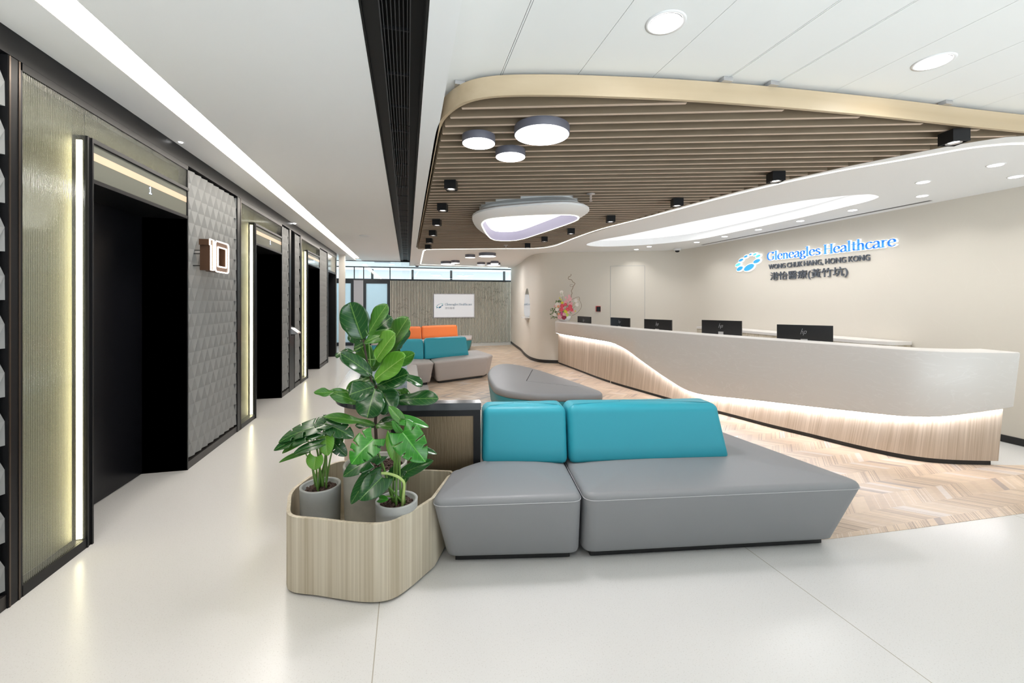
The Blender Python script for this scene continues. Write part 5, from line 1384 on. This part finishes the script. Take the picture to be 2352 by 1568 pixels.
# (base, tip, width px, depth base, depth tip, up vector (right, up, to camera), material, droop, fold)
FL = [
 ((590,520),(435,75),335,.02,.00,(-.1,.15,1),'D',.05,.30),
 ((720,430),(935,245),210,.14,.16,(0,.3,1),'D',.1,.1),
 ((590,540),(420,470),130,.06,.08,(-.5,.4,.8),'D',.1,.2),
 ((655,460),(878,95),225,.00,-.02,(-.55,.1,.8),'M',.08,.25),
 ((890,670),(1130,250),330,.03,.02,(-.75,.2,.8),'M',.06,.22),
 ((900,690),(1150,400),170,.06,.10,(.9,.1,.5),'D',.06,.1),
 ((600,565),(950,405),180,-.02,-.04,(-.3,.7,.7),'M',.1,.2),
 ((700,860),(560,590),230,.05,.07,(-.3,.2,1),'M',.08,.1),
 ((755,760),(965,450),310,-.05,-.12,(-.65,.35,.8),'L',.08,.28),
 ((735,1005),(1092,715),290,-.06,-.14,(-.45,.45,.8),'L',.08,.26),
 ((930,850),(1212,680),190,.02,.04,(.1,.7,.7),'M',.12,.2),
 ((705,950),(330,680),190,-.02,-.05,(.3,.6,.7),'D',.08,.25),
 ((480,660),(255,705),110,.08,.06,(-.2,.7,.6),'D',.25,.2),
 ((770,1080),(1125,925),235,-.08,-.14,(-.1,.55,.8),'D',.12,.15),
 ((1000,930),(1310,1060),150,.06,.02,(.2,.9,.5),'D',.12,.3),
 ((730,1085),(420,1180),240,-.06,-.12,(.1,.6,.8),'D',.12,.2),
 ((740,1110),(640,1455),310,-.08,-.16,(0,.35,1),'D',.12,.15),
 ((790,1100),(950,1365),275,-.05,-.10,(.1,.35,1),'D',.12,.15),
 ((985,1250),(1490,1215),200,-.02,-.10,(.1,.7,.7),'D',.10,.2),
 ((1000,1120),(1160,1195),110,.04,.02,(.2,.8,.6),'M',.1,.2),
 ((540,1275),(190,1140),150,-.01,-.08,(.1,.5,.85),'M',.16,.2),
 ((250,1150),(3,1165),95,-.09,-.14,(-.1,.6,.8),'M',-.25,.3),
 ((700,980),(375,1115),110,.05,.04,(0,.5,.8),'M',.15,.15),
 ((735,1548),(115,1420),125,-.02,-.10,(.1,.85,.5),'M',.16,.25),
 ((750,1540),(1010,1470),120,.02,.00,(.1,.8,.6),'D',.12,.2),
 ((745,1560),(990,1560),90,-.05,-.08,(0,.8,.6),'M',.12,.2),
 ((740,1560),(500,1545),80,.05,.05,(0,.8,.6),'D',.12,.2),
]
FL += [((700,900),(800,620),200,.10,.10,(-.3,.2,1),'M',.08,.1), ((640,640),(520,520),160,.10,.12,(-.3,.3,1),'D',.08,.1), ((860,800),(1020,600),200,.12,.14,(-.4,.3,.9),'M',.08,.1),
 ((730,1100),(560,960),180,.06,.08,(0,.5,.8),'D',.1,.1), ((760,1080),(900,1240),200,.05,.04,(0,.5,.8),'D',.1,.1), ((600,560),(480,620),150,.03,.05,(0,.5,.9),'D',.1,.2),
 ((760,1120),(880,1420),170,.04,.02,(.1,.3,1),'D',.1,.1), ((870,700),(1060,500),180,.14,.16,(-.4,.3,.9),'D',.08,.1)]
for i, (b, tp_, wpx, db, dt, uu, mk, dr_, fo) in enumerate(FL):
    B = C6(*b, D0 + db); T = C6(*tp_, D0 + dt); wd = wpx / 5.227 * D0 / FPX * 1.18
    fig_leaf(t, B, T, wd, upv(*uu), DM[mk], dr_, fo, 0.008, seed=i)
# petioles for the leaves that start away from the stem
pet = MB()
for (a, b) in (((700,1000),(655,460)), ((900,560),(890,670)), ((737,1100),(985,1250)), ((690,1000),(540,1275)), ((730,1100),(1000,1120)), ((640,760),(755,760)), ((640,760),(700,860)), ((600,600),(480,660)), ((872,760),(930,850)), ((872,760),(1000,930)), ((600,560),(720,430))):
    pet.tube([C6(*a, D0 + .02), C6(*b, D0 + .02)], 0.0035, 6)
pet.tube([C6(540,1275,D0), C6(400,1150,D0-.04), C6(250,1150,D0-.08)], 0.003, 6)
pet.build('leaf_stalks', M_stem, t, smooth=True)

# left swiss cheese plant
def C5(a, b, d): return PD(600 + a/4.752, 900 + b/4.752, d)
def monstera_plant(name, label, x, y, r, leaves, stems, D, root):
    t = thing(name, label, 'potted plant', (x, y, 0.045))
    pot(t, x, y, r, 0.0455, 0.425, M_concrete, 0.022)
    for i, (b, tp_, wpx, db, dt, uu, mk, sl) in enumerate(leaves):
        B = C5(*b, D + db); T = C5(*tp_, D + dt); wd = wpx / 4.752 * D / FPX
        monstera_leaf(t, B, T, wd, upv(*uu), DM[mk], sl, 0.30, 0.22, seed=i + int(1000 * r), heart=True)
    rnd = random.Random(3)
    for i, (b, tp_, wpx, db, dt, uu, mk, sl) in enumerate(leaves):
        B = C5(*b, D + db); R0 = Vector((root[0] + rnd.uniform(-.035, .035), root[1] + rnd.uniform(-.03, .03), 0.395))
        mid = R0.lerp(B, 0.55) + Vector((rnd.uniform(-.01, .01), 0, 0.02)); pts = catmull([R0, mid, B], 6)
        m = MB(); k = len(pts); m.tube(pts, [0.0062 - 0.0036 * j/(k-1) for j in range(k)], 7); m.build('leaf_stalk', M_stem, t, smooth=True)
    for st in stems:
        m = MB(); pts = catmull([C5(a, b, D + d) for a, b, d in st], 5); m.tube(pts, 0.007, 8); lab(m.build('pale_sheath', M_sheath, t, smooth=True), 'curved pale green sheath')
    return t
LL = [((690,350),(170,515),250,.00,-.08,(.05,.9,.45),'D',3), ((600,440),(115,608),210,-.04,-.10,(0,.8,.55),'D',2), ((505,490),(210,660),100,-.05,-.09,(.2,.7,.6),'M',0),
      ((640,565),(340,655),120,-.08,-.12,(0,.8,.6),'D',0), ((700,345),(1010,480),230,.00,-.02,(.1,.75,.65),'D',3), ((770,430),(880,560),190,.06,.06,(0,.3,1),'M',3),
      ((705,480),(715,700),190,-.03,-.05,(0,.1,1),'L',0), ((595,705),(570,855),185,-.05,-.06,(0,.1,1),'L',0), ((475,655),(182,755),70,-.06,-.10,(.1,.8,.6),'M',0),
      ((560,485),(690,450),80,.02,.03,(0,.8,.5),'D',0), ((800,560),(930,700),150,.03,.02,(0,.4,1),'D',2)]
monstera_plant('potted_split_leaf_plant', 'split leaf plant in the left small grey pot', -0.472, 2.585, 0.108, LL, [], 2.38, (-0.465, 2.585))
RL = [((1225,510),(975,775),330,-.06,-.14,(.0,.65,.75),'B',3), ((1540,440),(1790,760),330,-.08,-.12,(.15,.35,.9),'B',3), ((1500,300),(1825,362),140,-.02,-.04,(0,.75,.6),'B',0),
      ((1515,295),(1395,150),120,-.03,-.02,(.6,.3,.8),'M',0), ((1190,905),(962,1222),170,-.08,-.13,(-.2,.35,.9),'D',0), ((1320,930),(1072,1172),270,-.07,-.15,(.1,.5,.85),'D',0),
      ((1590,870),(1862,742),150,-.02,-.04,(-.1,.6,.8),'D',0), ((1265,690),(885,905),230,-.02,-.10,(0,.65,.75),'D',2), ((1440,480),(1455,770),165,.02,.00,(0,.1,1),'L',0),
      ((1690,620),(1915,660),100,.06,.04,(0,.8,.5),'D',0), ((1290,1165),(1380,1170),80,-.06,-.08,(0,.6,.8),'B',0), ((1510,840),(1375,960),150,.03,.02,(0,.3,1),'D',0), ((1590,880),(1560,990),90,.04,.03,(0,.3,1),'D',0),
      ((1520,440),(1425,320),90,-.07,-.09,(-.5,.4,.8),'B',0)]
monstera_plant('potted_split_leaf_plant', 'split leaf plant in the right small grey pot, nearest the sofa', -0.052, 2.300, 0.107, RL,
     [[(1310,885,-.06),(1400,893,-.06),(1490,925,-.06),(1550,975,-.05),(1560,1030,-.04),(1550,1140,-.03),(1540,1250,0)]], 2.20, (-0.04, 2.30))

# ================================================================== FLOWERS
FD = 9.3
def CF(a, b, d=0.0): return PD(1250 + a/9.8, 600 + b/9.8, FD + d)
fb = CF(450, 1340); fz = ZT + 0.001
bx, by = fb.x, fb.y
dz = fz - CF(450, 1345).z
def CFz(a, b, d=0.0): p = CF(a, b, d); p.z += dz; return p
t = thing('flower_arrangement', 'flower arrangement in a white boat shaped bowl on the left end of the desk', 'flowers', (bx, by, fz))
m = MB()
R = []
for rw, rd, z in ((0.07, 0.05, 0.0), (0.11, 0.065, 0.008), (0.14, 0.075, 0.05), (0.145, 0.08, 0.10), (0.135, 0.07, 0.10), (0.12, 0.06, 0.07)):
    R.append([Vector((bx, by, fz + z)) + RIGHT*(rw*math.cos(a)) + TOCAM*(rd*math.sin(a)) + UP*((0.012 if z > 0.04 else 0)*math.cos(a)) for a in [2*math.pi*k/32 for k in range(32)]])
m.rings(R); lab(m.build('bowl', M_porc, t, smooth=True), 'white boat shaped bowl')
FM = {'pink': mat('rose_pink', (0.80, 0.13, 0.17), 0.6), 'pale': mat('pale_pink_petal', (0.85, 0.50, 0.52), 0.6), 'white': mat('white_petal', (0.86, 0.80, 0.74), 0.6),
      'yellow': mat('yellow_petal', (0.78, 0.72, 0.08), 0.6), 'mag': mat('magenta_petal', (0.70, 0.10, 0.30), 0.6), 'peach': mat('peach_petal', (0.85, 0.42, 0.25), 0.6), 'lime': mat('lime_petal', (0.62, 0.75, 0.18), 0.6), 'wine': mat('wine_petal', (0.40, 0.05, 0.09), 0.6)}
def blossom(a, b, r_px, col, name, d=0.0, flat=1.0):
    c = CFz(a, b, d); r = r_px / 9.8 * FD / FPX * 1.22; m = MB(); rnd = random.Random(int(a*7+b))
    m.sphere(c, r*0.45, 8, 6)
    for ring, (cnt, rad, tilt) in enumerate(((5, 0.62, 0.9), (7, 0.95, 0.35))):
        for k in range(cnt):
            an = 2*math.pi*(k + 0.5*ring)/cnt + rnd.uniform(-.15, .15)
            o = RIGHT*math.cos(an) + UP*math.sin(an)
            mid = c + o*(r*rad*0.6) + TOCAM*(r*0.35*tilt); tip = c + o*(r*rad) + TOCAM*(r*0.45*tilt + r*0.1); sd = o.cross(TOCAM)*(r*0.42)
            vs = [c + o*(r*0.1), mid + sd, tip + sd*0.5, tip - sd*0.5, mid - sd]; k0 = [v - TOCAM*(r*0.08) for v in vs]
            m.add(vs + k0, [(0,1,2,3,4), (9,8,7,6,5), (0,5,6,1), (1,6,7,2), (2,7,8,3), (3,8,9,4), (4,9,5,0)])
    m.build(name, FM[col], t)
for a, b, r, c, n_, d in ((400,1003,40,'pink','rose',-.05),(480,975,34,'pink','rose',-.02),(583,1017,42,'pink','rose',-.05),(385,1090,42,'pink','rose',-.08),(525,1083,42,'pink','rose',-.08),(615,1090,36,'pink','rose',-.05),
    (245,1010,24,'pale','carnation',0),(315,1015,26,'peach','carnation',-.04),(300,980,52,'white','carnation',-.02),(290,1083,38,'white','rose',-.06),(235,1200,36,'white','carnation',-.03),(330,1190,28,'peach','rose',-.08),
    (390,1165,26,'mag','lisianthus',-.10),(400,1210,26,'mag','lisianthus',-.10),(450,1200,38,'pale','lisianthus',-.12),(540,1150,36,'pale','carnation',-.08),(480,1140,36,'yellow','daisy',-.10),(465,1110,22,'yellow','daisy',-.09),(510,1205,34,'lime','daisy',-.11),
    (590,965,48,'pale','hydrangea',.02),(350,1255,46,'pale','carnation',-.10),(445,1260,46,'wine','carnation',-.12),(655,1135,26,'pale','rose',-.02),(385,1040,30,'pale','carnation',-.03),(430,1055,24,'pale','carnation',-.03),
    (710,885,36,'white','dahlia',0),(735,975,38,'white','dahlia',0),(390,695,36,'white','orchid',.02),(400,765,30,'white','orchid',.02),(560,780,28,'pale','orchid',0),(575,850,44,'pale','orchid',0),(525,880,34,'pale','orchid',0),(480,925,40,'pale','orchid',0),(485,815,22,'pale','orchid',0),
    (350,825,13,'yellow','craspedia',0),(377,862,14,'yellow','craspedia',0),(405,935,28,'yellow','daisy',0),(275,1050,18,'yellow','daisy',-.03),(700,1120,14,'yellow','craspedia',0)):
    blossom(a, b, r, c, n_, d)
m = MB(); m.tube(catmull([CFz(*p) for p in ((570,935),(605,850),(610,760),(630,715),(610,670),(640,610),(655,560),(690,510),(680,485),(640,460),(615,415),(560,408),(540,385),(550,350),(580,340),(605,310),(595,288))], 3), 0.0055, 6); m.build('curly_branch', M_branch, t, smooth=True)
m = MB(); m.tube(catmull([CFz(*p) for p in ((655,560),(600,570),(580,545),(600,520),(640,525))], 3), 0.003, 5); m.build('curly_branch', M_branch, t, smooth=True)
m = MB(); m.tube(catmull([CFz(*p) for p in ((570,935),(640,850),(770,800),(800,830),(800,890),(835,960),(830,1050),(770,1130),(740,1160),(680,1200),(630,1215))], 3), 0.0035, 5); m.build('curly_branch', M_branch, t, smooth=True)
m = MB(); m.tube([CFz(600,1070), CFz(690,960), CFz(790,830)], 0.004, 5); m.build('curly_branch', mat('straw_twig', (0.62, 0.42, 0.2), 0.6), t, smooth=True)
rnd = random.Random(5); m = MB()
for k in range(260):
    an = rnd.uniform(0, 6.28); q = rnd.uniform(0.1, 1); a = 420 + 200*q*math.cos(an); b = 1110 + 150*q*math.sin(an)
    if rnd.random() < 0.35: a, b = rnd.uniform(150, 300), rnd.uniform(1040, 1300)
    if rnd.random() < 0.12: a, b = rnd.uniform(270, 370), rnd.uniform(890, 950)
    c = CFz(a, b, rnd.uniform(-.03, .08)); o = (RIGHT*rnd.uniform(-1, 1) + UP*rnd.uniform(-.7, 1) + TOCAM*rnd.uniform(0, 1)).normalized(); s = rnd.uniform(0.02, 0.045); sd = o.cross(TOCAM + UP*0.3).normalized()*s*0.3
    vs = [c, c + o*s*0.5 + sd, c + o*s, c + o*s*0.5 - sd]; ks = [v - TOCAM*0.001 for v in vs]
    m.add(vs + ks, [(0,1,2,3), (7,6,5,4), (0,4,5,1), (1,5,6,2), (2,6,7,3), (3,7,4,0)])
o = m.build('foliage', mat('arrangement_foliage', (0.10, 0.17, 0.05), 0.6), t); o['kind'] = 'stuff'
m = MB()
for a, b in ((710,885),(735,975),(390,695),(560,780),(350,825)): m.tube([CFz(a, b), CFz(480, 1220)], 0.003, 5)
m.build('flower_stems', M_stem, t)
